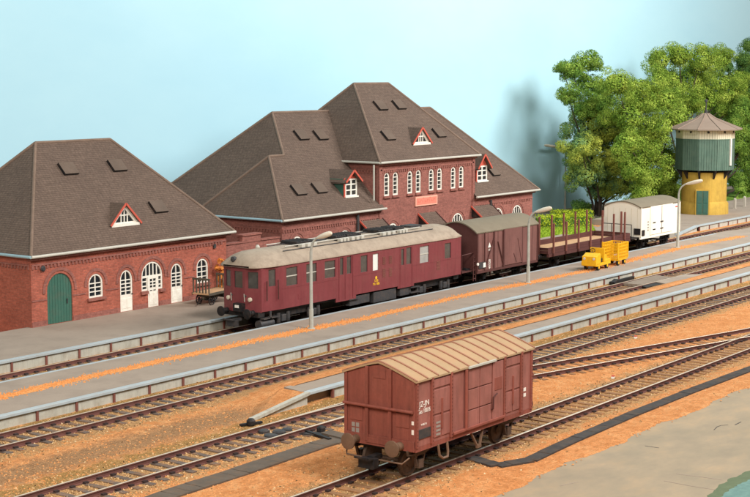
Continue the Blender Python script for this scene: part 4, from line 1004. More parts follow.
# ------------------------------------------------------------------ maroon diesel railcar
HR = 1.42; NR_ = T1 - HR
RX0 = ony(264, 290, NR_).x; RX1 = ony(461, 257, NR_).x; LR = RX1 - RX0
rc = thing('railcar', (RX0, T1, 0), 'maroon diesel railcar with beige roof at the station platform', 'railcar')
ZB, ZC, ZRT = 1.0, 3.30, 3.98
def rx(px, py=275): return ony(px, py, NR_).x - RX0
def rz(px, py): return ony(px, py, NR_).z
wins = [(286.4, 297.6, 267, 285.2, M_PANEG), (306.4, 316.8, 263.6, 282, M_PANEG), (324.8, 335.4, 260.7, 277.6, M_PANEG), (340.0, 343.6, 257.6, 274.8, M_PANEG), (346.8, 351.4, 256.4, 273.6, M_PANEG),
        (360.8, 367.6, 255.4, 272, M_PANEG), (372.9, 378.6, 253.6, 270.4, M_PANEF), (401.2, 404.2, 248.8, 265, M_PANEG), (406.4, 411.4, 247.4, 264, M_PANEG), (419.9, 429.0, 246, 262.6, M_PANEL), (444.8, 451.0, 243, 258.2, M_PANEG)]
NOSE = .35; TAP = rx(282.6)                                  # bowed nose, tapered cab
def rect(x0, x1, z0, z1): return [(x0, z0), (x1, z0), (x1, z1), (x0, z1)]
def rcwin(px0, px1, y0, y1):
    xm = (px0 + px1) / 2; return (rx(px0, (y0 + y1) / 2), rx(px1, (y0 + y1) / 2), rz(xm, y1), rz(xm, y0))
R_ = [rcwin(*w_[:4]) for w_ in wins]
for sg in (-1, 1):
    s = MB(); hl = [rect(*r_) for r_ in R_]
    if sg < 0: s.panel((0, -HR, 0), (1, 0, 0), (0, 0, 1), rect(TAP, LR, ZB, ZC + .02), hl, .07, 0, 0)
    else: s.panel((0, HR, 0), (-1, 0, 0), (0, 0, 1), [(-x, z) for x, z in rect(TAP, LR, ZB, ZC + .02)], [[(-x, z) for x, z in h] for h in hl], .07, 0, 0)
    # tapered cab flank with driver's door
    a0 = A_((0.0, sg * (HR - .16), 0)); a1 = A_((TAP, sg * HR, 0)); u = (a1 - a0); wid = u.length; u.normalize()
    dw = (rx(270.2) , rx(276.6), rz(273, 286.5), rz(273, 269.6))
    if sg < 0: s.panel(a0, u, (0, 0, 1), rect(0, wid, ZB, ZC + .02), [rect(*dw)], .07, 0, 0)
    else: s.panel(a1, -u, (0, 0, 1), rect(0, wid, ZB, ZC + .02), [rect(wid - dw[1], wid - dw[0], dw[2], dw[3])], .07, 0, 0)
    sd_ = s.build('side_wall', M_RC, rc, local=True)
    y_ = lambda d0, d1: (min(sg * (HR + d0), sg * (HR + d1)), max(sg * (HR + d0), sg * (HR + d1)))
    for r_, w_ in zip(R_, wins):
        y0, y1 = y_(-.07, -.05); wo = MB().box(r_[0] - .03, r_[1] + .03, y0, y1, r_[2] - .03, r_[3] + .03).build('window', w_[4], sd_, local=True)
        if r_[1] - r_[0] > .75:
            y0, y1 = y_(-.05, -.03); zz = r_[2] + (r_[3] - r_[2]) * .52; MB().box(r_[0], r_[1], y0, y1, zz - .025, zz + .025).build('window_bar', M_GUTTER, wo, local=True)
    s = MB(); A0 = a0 - A_((0, sg * .06, 0)); s.bar(A0 + u * (dw[0] - .05) + A_((0, 0, (dw[2] + dw[3]) / 2)), A0 + u * (dw[1] + .05) + A_((0, 0, (dw[2] + dw[3]) / 2)), .02, dw[3] - dw[2] + .1)
    s.build('cab_side_window', M_PANEG, sd_, local=True)
    for q_ in (dw[0] - .17, dw[1] + .12):
        p = a0 + u * q_ + A_((0, sg * .06, 0)); MB().tube([(p.x, p.y, 1.55), (p.x, p.y, 2.55)], .028, 6).build('handrail', M_VAND, sd_, local=True)
    y0, y1 = y_(-.005, .018)
    for pa_, pb_ in ((338.9, 339.5), (345.0, 345.5), (352.6, 353.3), (399.9, 400.5), (411.9, 412.5)):
        MB().box(rx(pa_), rx(pb_), y0, y1, ZB - .12, ZC - .15).build('door_post', M_RC, sd_, local=True)
    y0, y1 = y_(-.005, .01)
    for xa, xb_ in ((TAP, rx(338.5)), (rx(353.6), rx(399.5)), (rx(413), LR - .02)): MB().box(xa, xb_, y0, y1, 2.02, 2.05).build('waist_strip', M_RC, sd_, local=True)
    for px_ in (384, 390.3):
        for py_0, py_1 in ((256.6, 264.6), (268.5, 277.4)):
            dy = -(px_ - 384) * .14; l_ = MB()
            xa, xb_ = rx(px_ - 1.4), rx(px_ + 1.4); z0, z1 = rz(px_, py_1 + dy), rz(px_, py_0 + dy)
            n = 7
            for i in range(n): l_.bar((xa, sg * (HR + .004), z0 + (z1 - z0) * (i + .5) / n), (xb_, sg * (HR + .004), z0 + (z1 - z0) * (i + .5) / n), .03, (z1 - z0) / n * .55)
            l_.build('louvre', M_POST, sd_, local=True)['kind'] = 'stuff'
    xa, xb_ = rx(436.5), rx(440); l_ = MB()
    for i in range(6): l_.bar((xa, sg * (HR + .004), 1.55 + i * .09), (xb_, sg * (HR + .004), 1.55 + i * .09), .03, .05)
    l_.build('louvre', M_POST, sd_, local=True)['kind'] = 'stuff'
    MB().box(rx(298), rx(301.5), y0, y1, 1.35, 1.62).build('flap', M_RC, sd_, local=True)
    MB().box(rx(336), rx(356), y_(-.06, 0)[0], y_(-.06, 0)[1], ZB - .22, ZB).build('door_skirt', M_RC, sd_, local=True)
    MB().box(rx(398), rx(414), y_(-.06, 0)[0], y_(-.06, 0)[1], ZB - .14, ZB).build('door_skirt', M_RC, sd_, local=True)
    MB().box(TAP, LR, y_(-.02, .03)[0], y_(-.02, .03)[1], ZC - .03, ZC + .05).build('rain_strip', M_RCR, sd_, local=True)
# bowed front and rear end with three windows
def end_face(x_corner, d, hw_, nose):
    n = 6; pts = [(x_corner + d * nose * (1 - (t / hw_) ** 2), t) for t in [-hw_ + 2 * hw_ * i / n for i in range(n + 1)]]
    cents = [-.87, 0, .87]; s = MB(); en = None
    segs = list(zip(pts[:-1], pts[1:])); wn = []
    for i in range(3):
        a = A_((*pts[2 * i], 0)); b = A_((*pts[2 * i + 2], 0)); 
        if d > 0: u = b - a; o = a
        else: u = a - b; o = b
        wd = u.length; u.normalize(); hw2 = wd * .5
        hole = rect(hw2 - .27, hw2 + .27, 2.18, 3.02)
        s.panel(o, u, (0, 0, 1), rect(0, wd, ZB - .05, ZC + .02), [hole], .06)
        nn = u.cross(A_((0, 0, 1))); q0 = o + u * (hw2 - .3) - nn * .06; q1 = o + u * (hw2 + .3) - nn * .06
        wn.append((q0, q1))
    e = s.build('end_wall', M_RC, rc, local=True)
    for q0, q1 in wn: MB().bar(q0 + A_((0, 0, 2.6)), q1 + A_((0, 0, 2.6)), .02, .9).build('window', M_PANEG, e, local=True)
    return e
fe = end_face(0.0, -1, HR - .16, NOSE); end_face(LR, 1, HR, .12)
for y in (-.72, .72):
    MB().lathe([(.05, 0), (.11, .02), (.11, .12), (.08, .14)], (-.34, y, 1.62), 12, axis='x').xf(Matrix.Identity(4)).build('headlight', M_LAMPG, fe, local=True, smooth=True)
    MB().lathe([(.04, 0), (.06, .02), (.06, .1)], (-.32, y * .62, 1.78), 10, axis='x').build('tail_light', M_DKGREY, fe, local=True)
MB().box(-.62, -.33, -.45, .12, 1.02, 1.42).build('gangway_box', M_BLACK, fe, local=True)
MB().box(-.64, -.615, -.28, -.02, 1.2, 1.34).build('number_plate', M_LET, fe, local=True)
for y in (-.44, .44): MB().tube([(-.36, y, 1.5), (-.40, y, 1.9)], .02, 6).build('handrail', M_GUTTER, fe, local=True)
# roof: rounded section, pulled down at the ends
s = MB(); ns = 16; st = [(-.48, .62, .0), (-.40, .80, .34), (-.22, .90, .62), (.1, .96, .86), (.6, .99, .97), (1.4, 1.0, 1.0), (LR - 1.4, 1.0, 1.0), (LR - .6, .99, .97), (LR - .15, .97, .84), (LR + .06, .93, .5), (LR + .14, .88, .0)]
for x, wv, hv in st:
    for i in range(ns + 1):
        t = -1 + 2 * i / ns; hw_ = (HR - (.10 if x < .5 else 0) + .05) * wv
        s.v.append(A_((x, hw_ * t, ZC - .02 + (ZRT - ZC) * hv * (1 - abs(t) ** 2.4) + .05)))
k = ns + 1
for i in range(len(st) - 1):
    for j in range(ns): s.f.append([i * k + j, (i + 1) * k + j, (i + 1) * k + j + 1, i * k + j + 1]); s.m.append(0)
low = len(s.v)
for x, wv, hv in st:
    hw_ = (HR - (.10 if x < .5 else 0) + .05) * wv
    s.v.append(A_((x, -hw_, ZC - .06))); s.v.append(A_((x, hw_, ZC - .06)))
for i in range(len(st) - 1):
    a = low + 2 * i; s.f.append([i * k, a, a + 2, (i + 1) * k]); s.m.append(0); s.f.append([i * k + ns, (i + 1) * k + ns, a + 3, a + 1]); s.m.append(0); s.f.append([a, a + 1, a + 3, a + 2]); s.m.append(0)
rr_ = s.build('roof', M_RCR, rc, local=True, smooth=True, recalc=True, auto=50)
MB().lathe([(.06, -.5), (.14, -.46), (.14, -.30), (.10, -.2)], (0, .25, ZC + .32), 14, axis='x').build('headlamp', M_DKGREY, rr_, local=True, smooth=True)
MB().lathe([(.1, 0), (.12, .1), (.06, .2)], (1.6, .35, ZRT - .02), 10).build('horn', M_GUTTER, rr_, local=True)
def rtop(y): return ZC + .03 + (ZRT - ZC) * (1 - abs(y / (HR + .05)) ** 2.4)
for y in (-.62, .62):
    MB().tube([(2.6, y, rtop(y) + .12), (LR - 3.2, y, rtop(y) + .12)], .03, 6).build('roof_pipe', M_GUTTER, rr_, local=True)
for y in (-.85, .2): MB().tube([(2.2, y, rtop(y) + .04), (LR - 2.2, y, rtop(y) + .04)], .025, 6).build('roof_pipe', M_DKGREY, rr_, local=True)
for i, fx in enumerate((.20, .385, .44, .60, .69)):
    x = LR * fx; wd_ = (1.5, .9, 1.3, 1.4, .9)[i]
    b_ = MB().box(x, x + wd_, -.58, .5, rtop(.6) + .0, ZRT + .20).build('cooler_box', M_BLACK, rr_, local=True, bevel=.02)
    for j in range(3): MB().box(x + .1 + j * wd_ / 3, x + .1 + j * wd_ / 3 + wd_ / 5, -.86, -.60, rtop(.72), ZRT + .08).build('intake', M_GUTTER, b_, local=True, bevel=.02)
    for j in range(5): MB().box(x + .06 + j * wd_ / 5, x + .06 + j * wd_ / 5 + .05, -.56, .48, ZRT + .20, ZRT + .24).build('rib', M_DKGREY, b_, local=True)
MB().box(LR * .27, LR * .36, -.3, .3, ZRT - .05, ZRT + .1).build('roof_board', M_DKGREY, rr_, local=True); MB().box(LR * .80, LR * .86, -.3, .5, ZRT - .05, ZRT + .14).build('exhaust', M_DKGREY, rr_, local=True)
# running gear
def bogie(xc):
    b_ = MB().box(xc - 1.6, xc + 1.6, -.9, .9, .55, .78)
    for sg in (-1, 1):
        b_.box(xc - 1.9, xc + 1.9, min(sg * 1.0, sg * 1.12), max(sg * 1.0, sg * 1.12), .55, .82)
    bo = b_.build('bogie', M_BLACK, rc, local=True)
    for d in (-1.25, 1.25):
        for sg in (-1, 1):
            s = wheel_mesh(.46); s.xf(Matrix.Translation((xc + d, sg * .66, .46)) @ (Matrix.Identity(4) if sg > 0 else Matrix.Rotation(math.pi, 4, 'Z'))).build('wheel', M_BLACK, bo, local=True, smooth=True)
            MB().box(xc + d - .18, xc + d + .18, min(sg * 1.12, sg * 1.28), max(sg * 1.12, sg * 1.28), .32, .68).build('axle_box', M_DKGREY, bo, local=True, bevel=.03)
            for e in (-.38, .38): MB().lathe([(.10, .30), (.12, .45), (.10, .78)], (xc + d + e, sg * 1.2, 0), 8).build('spring', M_DKGREY, bo, local=True)
for xc in (LR * .165, LR * .85): bogie(xc)
MB().box(.3, LR - .3, -1.1, 1.1, .82, 1.02).build('underframe', M_BLACK, rc, local=True)
for f0, f1, zb_ in ((.40, .50, .42), (.52, .64, .30), (.66, .72, .38)):
    for sg in (-1, 1): MB().box(LR * f0, LR * f1, min(sg * .75, sg * 1.32), max(sg * .75, sg * 1.32), zb_, .9).build('equipment_box', M_DKGREY, rc, local=True, bevel=.03)
for f0 in (.415, .735):
    for z in (.45, .75): MB().box(LR * f0 - .45, LR * f0 + .45, -HR - .02, -HR + .25, z, z + .05).build('step', M_DKGREY, rc, local=True)
for d, x in ((-1, -.2), (1, LR + .05)):
    buffers(rc, x, d, M_BLACK, .95, .26); coupler(rc, x, d, M_DKGREY, .5)
    MB().box(min(x, x - d * .5), max(x, x - d * .5), -1.2, 1.2, .72, .98).build('buffer_beam', M_BLACK, rc, local=True)
MB().tube([(-.15, -1.15, .36), (.9, -1.15, .36)], .22, 14).build('air_reservoir', M_DKGREY, rc, local=True, smooth=True)
MB().box(.0, 1.2, -HR + .02, -HR + .3, .62, .68).box(.5, .6, -HR + .02, -HR + .1, .62, 1.0).build('cab_step', M_DKGREY, rc, local=True)
# yellow emblem and number
MB().lathe([(.09, 0), (.09, .012)], (rx(376.2), -HR - .004, rz(376.2, 277.6)), 10, axis='y').xf(Matrix.Identity(4)).build('emblem', M_LETY, rc, local=True)
text('DSB', .2, M_LETY, rc, (rx(376.2), -HR - .006, rz(376.2, 281.8))); text('Mo 1886', .2, M_LETY, rc, (rx(376.2), -HR - .006, rz(376.2, 284.9)), sx=.85)

# ------------------------------------------------------------------ covered vans and flat wagon on the same track
def van(name, label, X0, X1, hw, zs, ze, zc, m_body, m_roof, m_trim, doors, end_m=None):
    Lv = X1 - X0; t = thing(name, (X0, T1, 0), label, 'wagon', 'wagons coupled behind the railcar')
    n = 16; pe = [(-hw, zs), (hw, zs)] + [(hw * (1 - 2 * i / n), ze + (zc - .06 - ze) * (1 - abs(1 - 2 * i / n) ** 2.2)) for i in range(n + 1)]
    for x in (0, Lv - .06): MB().prism(pe, 'x', x, x + .06).build('end_wall', end_m or m_body, t, local=True)
    for sg in (-1, 1):
        sd_ = MB().box(.06, Lv - .06, min(sg * hw, sg * (hw - .06)), max(sg * hw, sg * (hw - .06)), zs, ze).build('side_wall', m_body, t, local=True)
        y0, y1 = sorted((sg * hw, sg * (hw + .05)))
        for a in doors['posts']: MB().box(a - .05, a + .05, y0, y1, zs, ze).build('post', m_trim, sd_, local=True)
        for a, b in doors.get('door', ()): MB().box(a, b, y0, y1 + (sg * .02 if sg > 0 else 0), zs + .05, ze - .03).build('sliding_door', m_body, sd_, local=True, bevel=.01)
        for a, b, c, d in doors.get('brace', ()): MB().bar((a, sg * (hw + .02), c), (b, sg * (hw + .02), d), .05, .09, up=(0, 1, 0)).build('brace', m_trim, sd_, local=True)
        MB().box(0, Lv, min(sg * (hw - .1), sg * (hw + .02)), max(sg * (hw - .1), sg * (hw + .02)), zs - .16, zs - .003).build('sole_bar', m_trim, t, local=True)
    s = MB(); pts, low = arc_roof(0, Lv, hw, ze, zc); s.prism(pts + low, 'x', -.08, Lv + .08); ro = s.build('roof', m_roof, t, local=True, smooth=True, auto=35)
    for x in (Lv * .2, Lv * .8): wheelset(t, x); axleguard(t, x, 1.0, M_BLACK)
    MB().box(.2, Lv - .2, -.9, .9, zs - .2, zs - .03).build('underframe', M_BLACK, t, local=True)
    s = MB(); s.bar((Lv * .28, -1.05, .85), (Lv * .5, -1.05, .5), .05, .08, up=(0, 1, 0)); s.bar((Lv * .72, -1.05, .85), (Lv * .5, -1.05, .5), .05, .08, up=(0, 1, 0)); s.bar((Lv * .26, -1.05, .55), (Lv * .74, -1.05, .55), .05, .06, up=(0, 1, 0)); s.build('brake_rigging', M_BLACK, t, local=True)
    for d, x in ((-1, 0), (1, Lv)): buffers(t, x, d, M_BLACK, 1.0, .22); coupler(t, x, d, M_BLACK, .55)
    return t, ro
HN = T1 - 48.55
vx0, vx1 = 76.87, 84.18; vl = lambda px, py=250: ony(px, py, 48.55).x - vx0
vt, vr = van('covered_van', 'dark brown covered van with grey roof right behind the railcar', vx0, vx1, HN, .98, 3.33, 3.95, M_VAN, M_VROOF, M_VAND,
    dict(posts=[.05, vl(484.5), vl(494), vl(521.8), vx1 - vx0 - .05], door=[(vl(503.4), vl(521.4))],
         brace=[(vl(485), vl(493.6), 1.1, 2.9), (vl(502.8), vl(497.5), 1.2, 2.6), (vl(517), vl(521), 2.6, 1.1), (vl(516), vl(513), 1.1, 1.7)]), M_VAND)
MB().box(vl(502.6), vl(503.8), -HN - .08, -HN, .98, 3.3).build('door_edge', M_VAND, vt, local=True)
n = 12
for i in range(n): MB().box(vl(477.4) + (vx1 - vx0 - .2) * i / n, vl(477.4) + (vx1 - vx0 - .2) * i / n + .02, -HN - .012, -HN + .004, 1.02, 3.28).build('board_joint', M_VAND, vt, local=True)
MB().prism([(-.17, 0), (.17, 0), (0, .3)], 'y', -HN - .014, -HN - .004).xf(Matrix.Translation((vl(489.4), 0, 2.32))).build('emblem', M_LET, vt, local=True)
text('DSB', .17, M_LET, vt, (vl(489.4), -HN - .016, 2.12)); text('40328', .30, M_LET, vt, (vl(489.4) + .1, -HN - .016, 1.28), rot=(math.pi / 2, -math.pi / 2, 0), sx=.8)
MB().box(vl(478.5), vl(485), -HN - .06, -HN - .03, 1.12, 1.5).build('label_board', M_DKGREY, vt, local=True); MB().box(vl(482.6), vl(485), -HN - .066, -HN - .058, 1.16, 1.44).build('label', M_LET, vt, local=True)
MB().lathe([(.09, 0), (.09, .06)], (vl(477), -HN - .1, 1.42), 10, axis='y').build('tail_lamp', M_LET, vt, local=True)
# brake platform with ladder on the near end
bp = MB().box(-1.35, 0, -1.25, 1.25, .98, 1.05).build('brake_platform', M_VAND, vt, local=True)
s = MB()
for y in (-1.2, 1.2):
    s.tube([(-1.3, y, 1.05), (-1.3, y, 2.05), (0, y, 2.1)], .035, 6)
s.tube([(-1.3, -1.2, 2.05), (-1.3, 1.2, 2.05)], .035, 6); s.build('railing', M_VAND, bp, local=True)
s = MB().tube([(-.25, -1.35, .4), (-.2, -1.35, 2.0)], .03, 6).tube([(.02, -1.35, .4), (.05, -1.35, 2.0)], .03, 6)
for i in range(6): s.bar((-.24, -1.35, .55 + i * .26), (.04, -1.35, .55 + i * .26), .04, .04)
s.build('ladder', M_VAND, bp, local=True)
# white wagon
wx0, wx1 = 99.0, 105.62; wv_ = lambda px, py=220: ony(px, py, 48.55).x - wx0
wt, wr_ = van('white_covered_wagon', 'cream white covered wagon with olive roof beside the trees', wx0, wx1, HN, 1.12, 3.30, 3.72, M_WWAG, M_VROOF, M_WWAG,
    dict(posts=[.05, wx1 - wx0 - .05], door=[(wv_(650), wv_(661)), (wv_(661.3), wv_(672))]))
MB().box(wv_(660.9), wv_(661.2), -HN - .075, -HN - .01, 1.2, 3.2).build('door_gap', M_LETG, wt, local=True)
for z in (1.5, 2.0): MB().box(wv_(659.8), wv_(662.4), -HN - .09, -HN - .05, z, z + .08).build('door_latch', M_DKGREY, wt, local=True)
s = MB()
for i in range(4): s.box(wv_(647.6), wv_(648.8), -HN - .012, -HN - .002, 1.5 + i * .2, 1.6 + i * .2); s.box(wv_(652.4), wv_(655), -HN - .066, -HN - .056, 1.5 + (i // 2) * .5, 1.58 + (i // 2) * .5)
s.build('data_panel', M_LETG, wt, local=True)['kind'] = 'stuff'
MB().box(wv_(675), wv_(678.2), -HN - .012, -HN - .002, 2.9, 3.0).build('red_mark', M_LETR, wt, local=True)
for i in range(6): MB().box(-.012, .0, -1.2 + i * .48, -1.18 + i * .48, 1.2, 3.2).build('board_joint', M_CREAM, wt, local=True)
boxes('black_board', [(wv_(641.2), wv_(644.5), -HN - .05, -HN - .005, 1.2, 1.62), (-.06, -.01, -HN + .0, -HN + .5, 1.3, 1.75)], M_BLACK, wt, local=True)
b2 = MB().box(-1.0, 0, -1.25, 1.25, 1.04, 1.12).build('brake_platform', M_BLACK, wt, local=True)
s = MB()
for y in (-1.2, -.4, .4, 1.2): s.tube([(-.95, y, 1.1), (-.95, y, 2.1)], .03, 6)
s.tube([(-.95, -1.2, 2.1), (-.95, 1.2, 2.1)], .03, 6); s.build('railing', M_BLACK, b2, local=True)
# stake wagon
fx0, fx1 = 85.55, 97.35; LF = fx1 - fx0
ft = thing('stake_wagon', (fx0, T1, 0), 'red-brown flat wagon with tall stakes and low sides between the vans', 'wagon', 'wagons coupled behind the railcar')
for i in range(24): MB().box(.05 + i * (LF - .1) / 24 + .006, .05 + (i + 1) * (LF - .1) / 24 - .006, -HN + .06, HN - .06, 1.18, 1.24 + random.uniform(-.005, .005)).build('floor_plank', M_FLOORW, ft, local=True)
for sg in (-1, 1):
    for j in range(2):
        y0, y1 = sorted((sg * HN, sg * (HN - .05))); MB().box(0, LF, y0, y1, 1.2 + j * .2, 1.39 + j * .2).build('side_board', M_VAND, ft, local=True)
    y0, y1 = sorted((sg * (HN + .04), sg * (HN - .1))); MB().box(.02, LF - .02, y0, y1, .98, 1.19).build('sole_bar', M_VAND, ft, local=True)
    for i in range(7):
        x = .6 + i * 1.70; y = sg * (HN + .07)
        k_ = MB().box(x - .055, x + .055, y - .055, y + .055, 1.02, 3.17).build('stake', M_POST, ft, local=True, bevel=.01)
        MB().box(x - .09, x + .09, y - .085, y + .085, 1.05, 1.2).build('stake_pocket', M_VAND, k_, local=True)
for x in (0, LF - .05):
    for j in range(2): MB().box(x, x + .05, -HN + .06, HN - .06, 1.2 + j * .2, 1.39 + j * .2).build('end_board', M_VAND, ft, local=True)
    for y in (-.75, .75): MB().box(x - .04, x + .09, y - .055, y + .055, 1.0, 3.1).build('end_stake', M_POST, ft, local=True)
for x in (LF * .17, LF * .83): wheelset(ft, x); axleguard(ft, x, 1.0, M_BLACK, .98)
MB().box(.2, LF - .2, -.9, .9, .84, 1.0).build('underframe', M_BLACK, ft, local=True)
for y in (-1.0, 1.0): MB().tube([(LF * .25, y, .9), (LF * .38, y, .5), (LF * .62, y, .5), (LF * .75, y, .9)], .04, 6).build('truss_rod', M_BLACK, ft, local=True)
for d, x in ((-1, 0), (1, LF)): buffers(ft, x, d, M_BLACK, 1.0, .22); coupler(ft, x, d, M_BLACK, .55)

# ------------------------------------------------------------------ platform lamps
def lamp_post(label, base, end, ztop, head=1.5, group='curved arm platform lamps'):
    b = A_(base); e = A_(end); t = thing('platform_lamp', b, label, 'lamp', group); d = A_((e.x - b.x, e.y - b.y, 0)); ln_ = d.length; d.normalize()
    H = e.z - b.z
    path = [(0, 0, 0), (0, 0, 1.0), (0, 0, H - 1.05)] + [tuple(d * (ln_ * .42 * (1 - math.cos(a))) + A_((0, 0, H - 1.05 + .80 * math.sin(a)))) for a in (.4, .8, 1.2)]
    hs = A_(path[-1]); he = A_((d.x * ln_, d.y * ln_, H))
    MB().tube(path[:2], .11, 10).build('base_sleeve', M_LAMP, t, local=True, smooth=True)
    MB().tube(path[1:] + [tuple(hs + (he - hs) * .12)], [.085, .07, .06, .06, .06, .06], 10).build('mast', M_LAMP, t, local=True, smooth=True)
    MB().tube([hs + (he - hs) * q for q in (.05, .2, .5, .9, 1.0)], [.06, .10, .14, .13, .07], 12).build('lamp_head', M_LAMPG, t, local=True, smooth=True)
    MB().lathe([(.2, 0), (.2, .05), (.12, .07)], (0, 0, 0), 12).build('foot', M_LAMP, t, local=True)
    return t
def plamp(label, b, e, dy):
    B = onz(*b, ZP + .004); E_ = ony(*e, B.y - dy); return lamp_post(label, B, E_, E_.z)
plamp('grey curved platform lamp in front of the maroon railcar', (311.3, 329), (331.5, 233), 1.2)
plamp('grey curved platform lamp in front of the brown covered van', (528.1, 282.9), (551.5, 207.8), 1.45)
plamp('grey curved platform lamp at the end of the white wagon', (677.5, 247.9), (702.5, 180.5), 1.65)
B = ony(565, 207, 71.0); E_ = ony(541, 146.5, B.y - .1)
lamp_post('tall grey lamp against the blue backdrop left of the trees', (B.x, B.y, G + .02), (E_.x + .6, B.y - .15, E_.z + .1), 0)

# ------------------------------------------------------------------ yellow platform tug and its cage trailer
def tyre(parent, x, y, r, w=.14, name='wheel'):
    s = MB().lathe([(r * .5, -w / 2), (r * .92, -w / 2), (r, -w / 4), (r, w / 4), (r * .92, w / 2), (r * .5, w / 2)], (x, y, r), 16, axis='y')
    o = s.build(name, M_TYRE, parent, local=True, smooth=True)
    MB().lathe([(r * .52, -w * .55), (r * .52, w * .55)], (x, y, r), 12, axis='y').build('hub', M_YEL, o, local=True); return o
tg = thing('platform_tug', (86.95, 45.72, ZP), 'small yellow electric tug on the island platform', 'tug', rotz=R(4))
for x in (-.72, .62):
    for y in (-.42, .42): tyre(tg, x, y, .21)
MB().box(-1.12, 1.12, -.5, .5, .28, .46).build('chassis', M_YEL, tg, local=True, bevel=.02)
MB().prism([(-1.2, .36), (-.45, .36), (-.45, 1.05), (-.62, 1.12), (-.95, 1.0), (-1.2, .92)], 'y', -.5, .5).build('bonnet', M_YEL, tg, local=True, bevel=.03)
MB().box(-1.26, -1.2, -.52, .52, .32, .62).build('bumper', M_YEL, tg, local=True, bevel=.02)
for y in (-.33, .33): MB().lathe([(.07, -1.24), (.09, -1.22), (.09, -1.18)], (0, y, .78), 10, axis='x').build('headlight', M_LAMPG, tg, local=True)
MB().box(.05, .14, -.5, .5, .46, 1.38).build('back_panel', M_YEL, tg, local=True, bevel=.02)
MB().box(-.3, .05, -.4, .4, .46, .72).build('seat', M_BLACK, tg, local=True, bevel=.03)
MB().tube([(-.45, .18, 1.0), (-.28, .18, 1.22)], .025, 6).build('steering_column', M_BLACK, tg, local=True)
s = MB(); s.tube([(-.28 + .16 * math.sin(a) * .5, .18 + .17 * math.cos(a), 1.22 + .12 * math.sin(a)) for a in [i * math.pi / 6 for i in range(13)]], .022, 6); s.build('steering_wheel', M_BLACK, tg, local=True)
MB().box(.14, 1.12, -.5, .5, .46, .62).build('rear_bed', M_YEL, tg, local=True, bevel=.02)
for y in (-.48, .44): MB().box(.14, .5, y, y + .04, .62, .95).build('side_rail', M_YEL, tg, local=True)
tr = thing('cage_trailer', (89.75, 45.83, ZP), 'yellow mesh cage trailer coupled behind the small tug', 'trailer', rotz=R(4))
for x in (-.5, .5):
    for y in (-.42, .42): tyre(tr, x, y, .2)
MB().box(-.82, .82, -.55, .55, .34, .46).build('bed', M_YEL, tr, local=True, bevel=.02)
MB().bar((-.82, 0, .38), (-1.7, .03, .38), .06, .06).build('drawbar', M_YEL, tr, local=True)
for x in (-.82, .82):
    for y in (-.55, .55): MB().box(x - .04, x + .04, y - .04, y + .04, .46, 1.56 if x < 0 else 1.50).build('corner_post', M_YEL, tr, local=True)
def mesh_side(a, b, z0=.46, z1=1.48, n=9, rows=5):
    a = A_(a); b = A_(b); s = MB()
    for i in range(n + 1):
        p = a + (b - a) * i / n; s.bar(p + A_((0, 0, z0)), p + A_((0, 0, z1)), .035, .035)
    for j in range(rows + 1):
        z = z0 + (z1 - z0) * j / rows; s.bar(a + A_((0, 0, z)), b + A_((0, 0, z)), .03, .055)
    o = s.build('mesh_panel', M_YEL, tr, local=True); return o
for y in (-.55, .55): mesh_side((-.82, y, 0), (.82, y, 0), n=13)
for x in (-.82, .82): mesh_side((x, -.55, 0), (x, .55, 0), n=7)

# ------------------------------------------------------------------ luggage cart
ct = thing('luggage_cart', (61.1, 55.75, ZA), 'dark wooden four-wheeled luggage cart standing by the brick wall', 'cart', rotz=R(8))
for x in (-.75, .75):
    for y in (-.42, .42):
        r = .27; s = MB().tube([(x + r * math.cos(i * math.pi / 9), y, r + r * math.sin(i * math.pi / 9)) for i in range(19)], .035, 6, cap=False)
        for i in range(4): s.bar((x - r * math.cos(i * math.pi / 4), y, r - r * math.sin(i * math.pi / 4)), (x + r * math.cos(i * math.pi / 4), y, r + r * math.sin(i * math.pi / 4)), .03, .035, up=(0, 1, 0))
        s.lathe([(.06, -.05), (.06, .05)], (x, y, r), 8, axis='y').build('wheel', M_BLACK, ct, local=True)
MB().box(-1.0, 1.0, -.08, .08, .3, .46).build('chassis', M_GATE, ct, local=True)
for x in (-.75, .75): MB().box(x - .06, x + .06, -.42, .42, .24, .32).build('axle', M_BLACK, ct, local=True); MB().box(x - .15, x + .15, -.4, .4, .44, .6).build('bolster', M_GATE, ct, local=True)
for i in range(6): MB().box(-1.2, 1.2, -.55 + i * .185, -.55 + i * .185 + .172, .60, .68).build('deck_plank', M_FLOORW, ct, local=True)
for y in (-.58, .55): MB().box(-1.22, 1.22, y, y + .03, .56, .70).build('side_rail', M_GATE, ct, local=True)
for x in (-1.14, 1.14):
    g_ = MB().box(x - .04, x + .04, -.56, .56, 1.40, 1.50).build('end_rail', M_GATE, ct, local=True)
    for i in range(6): MB().box(x - .03, x + .03, -.54 + i * .205, -.48 + i * .205, .68, 1.40).build('end_slat', M_GATE, g_, local=True)
MB().bar((-1.1, 0, .4), (-1.75, -.15, .15), .05, .05).build('drawbar', M_BLACK, ct, local=True)

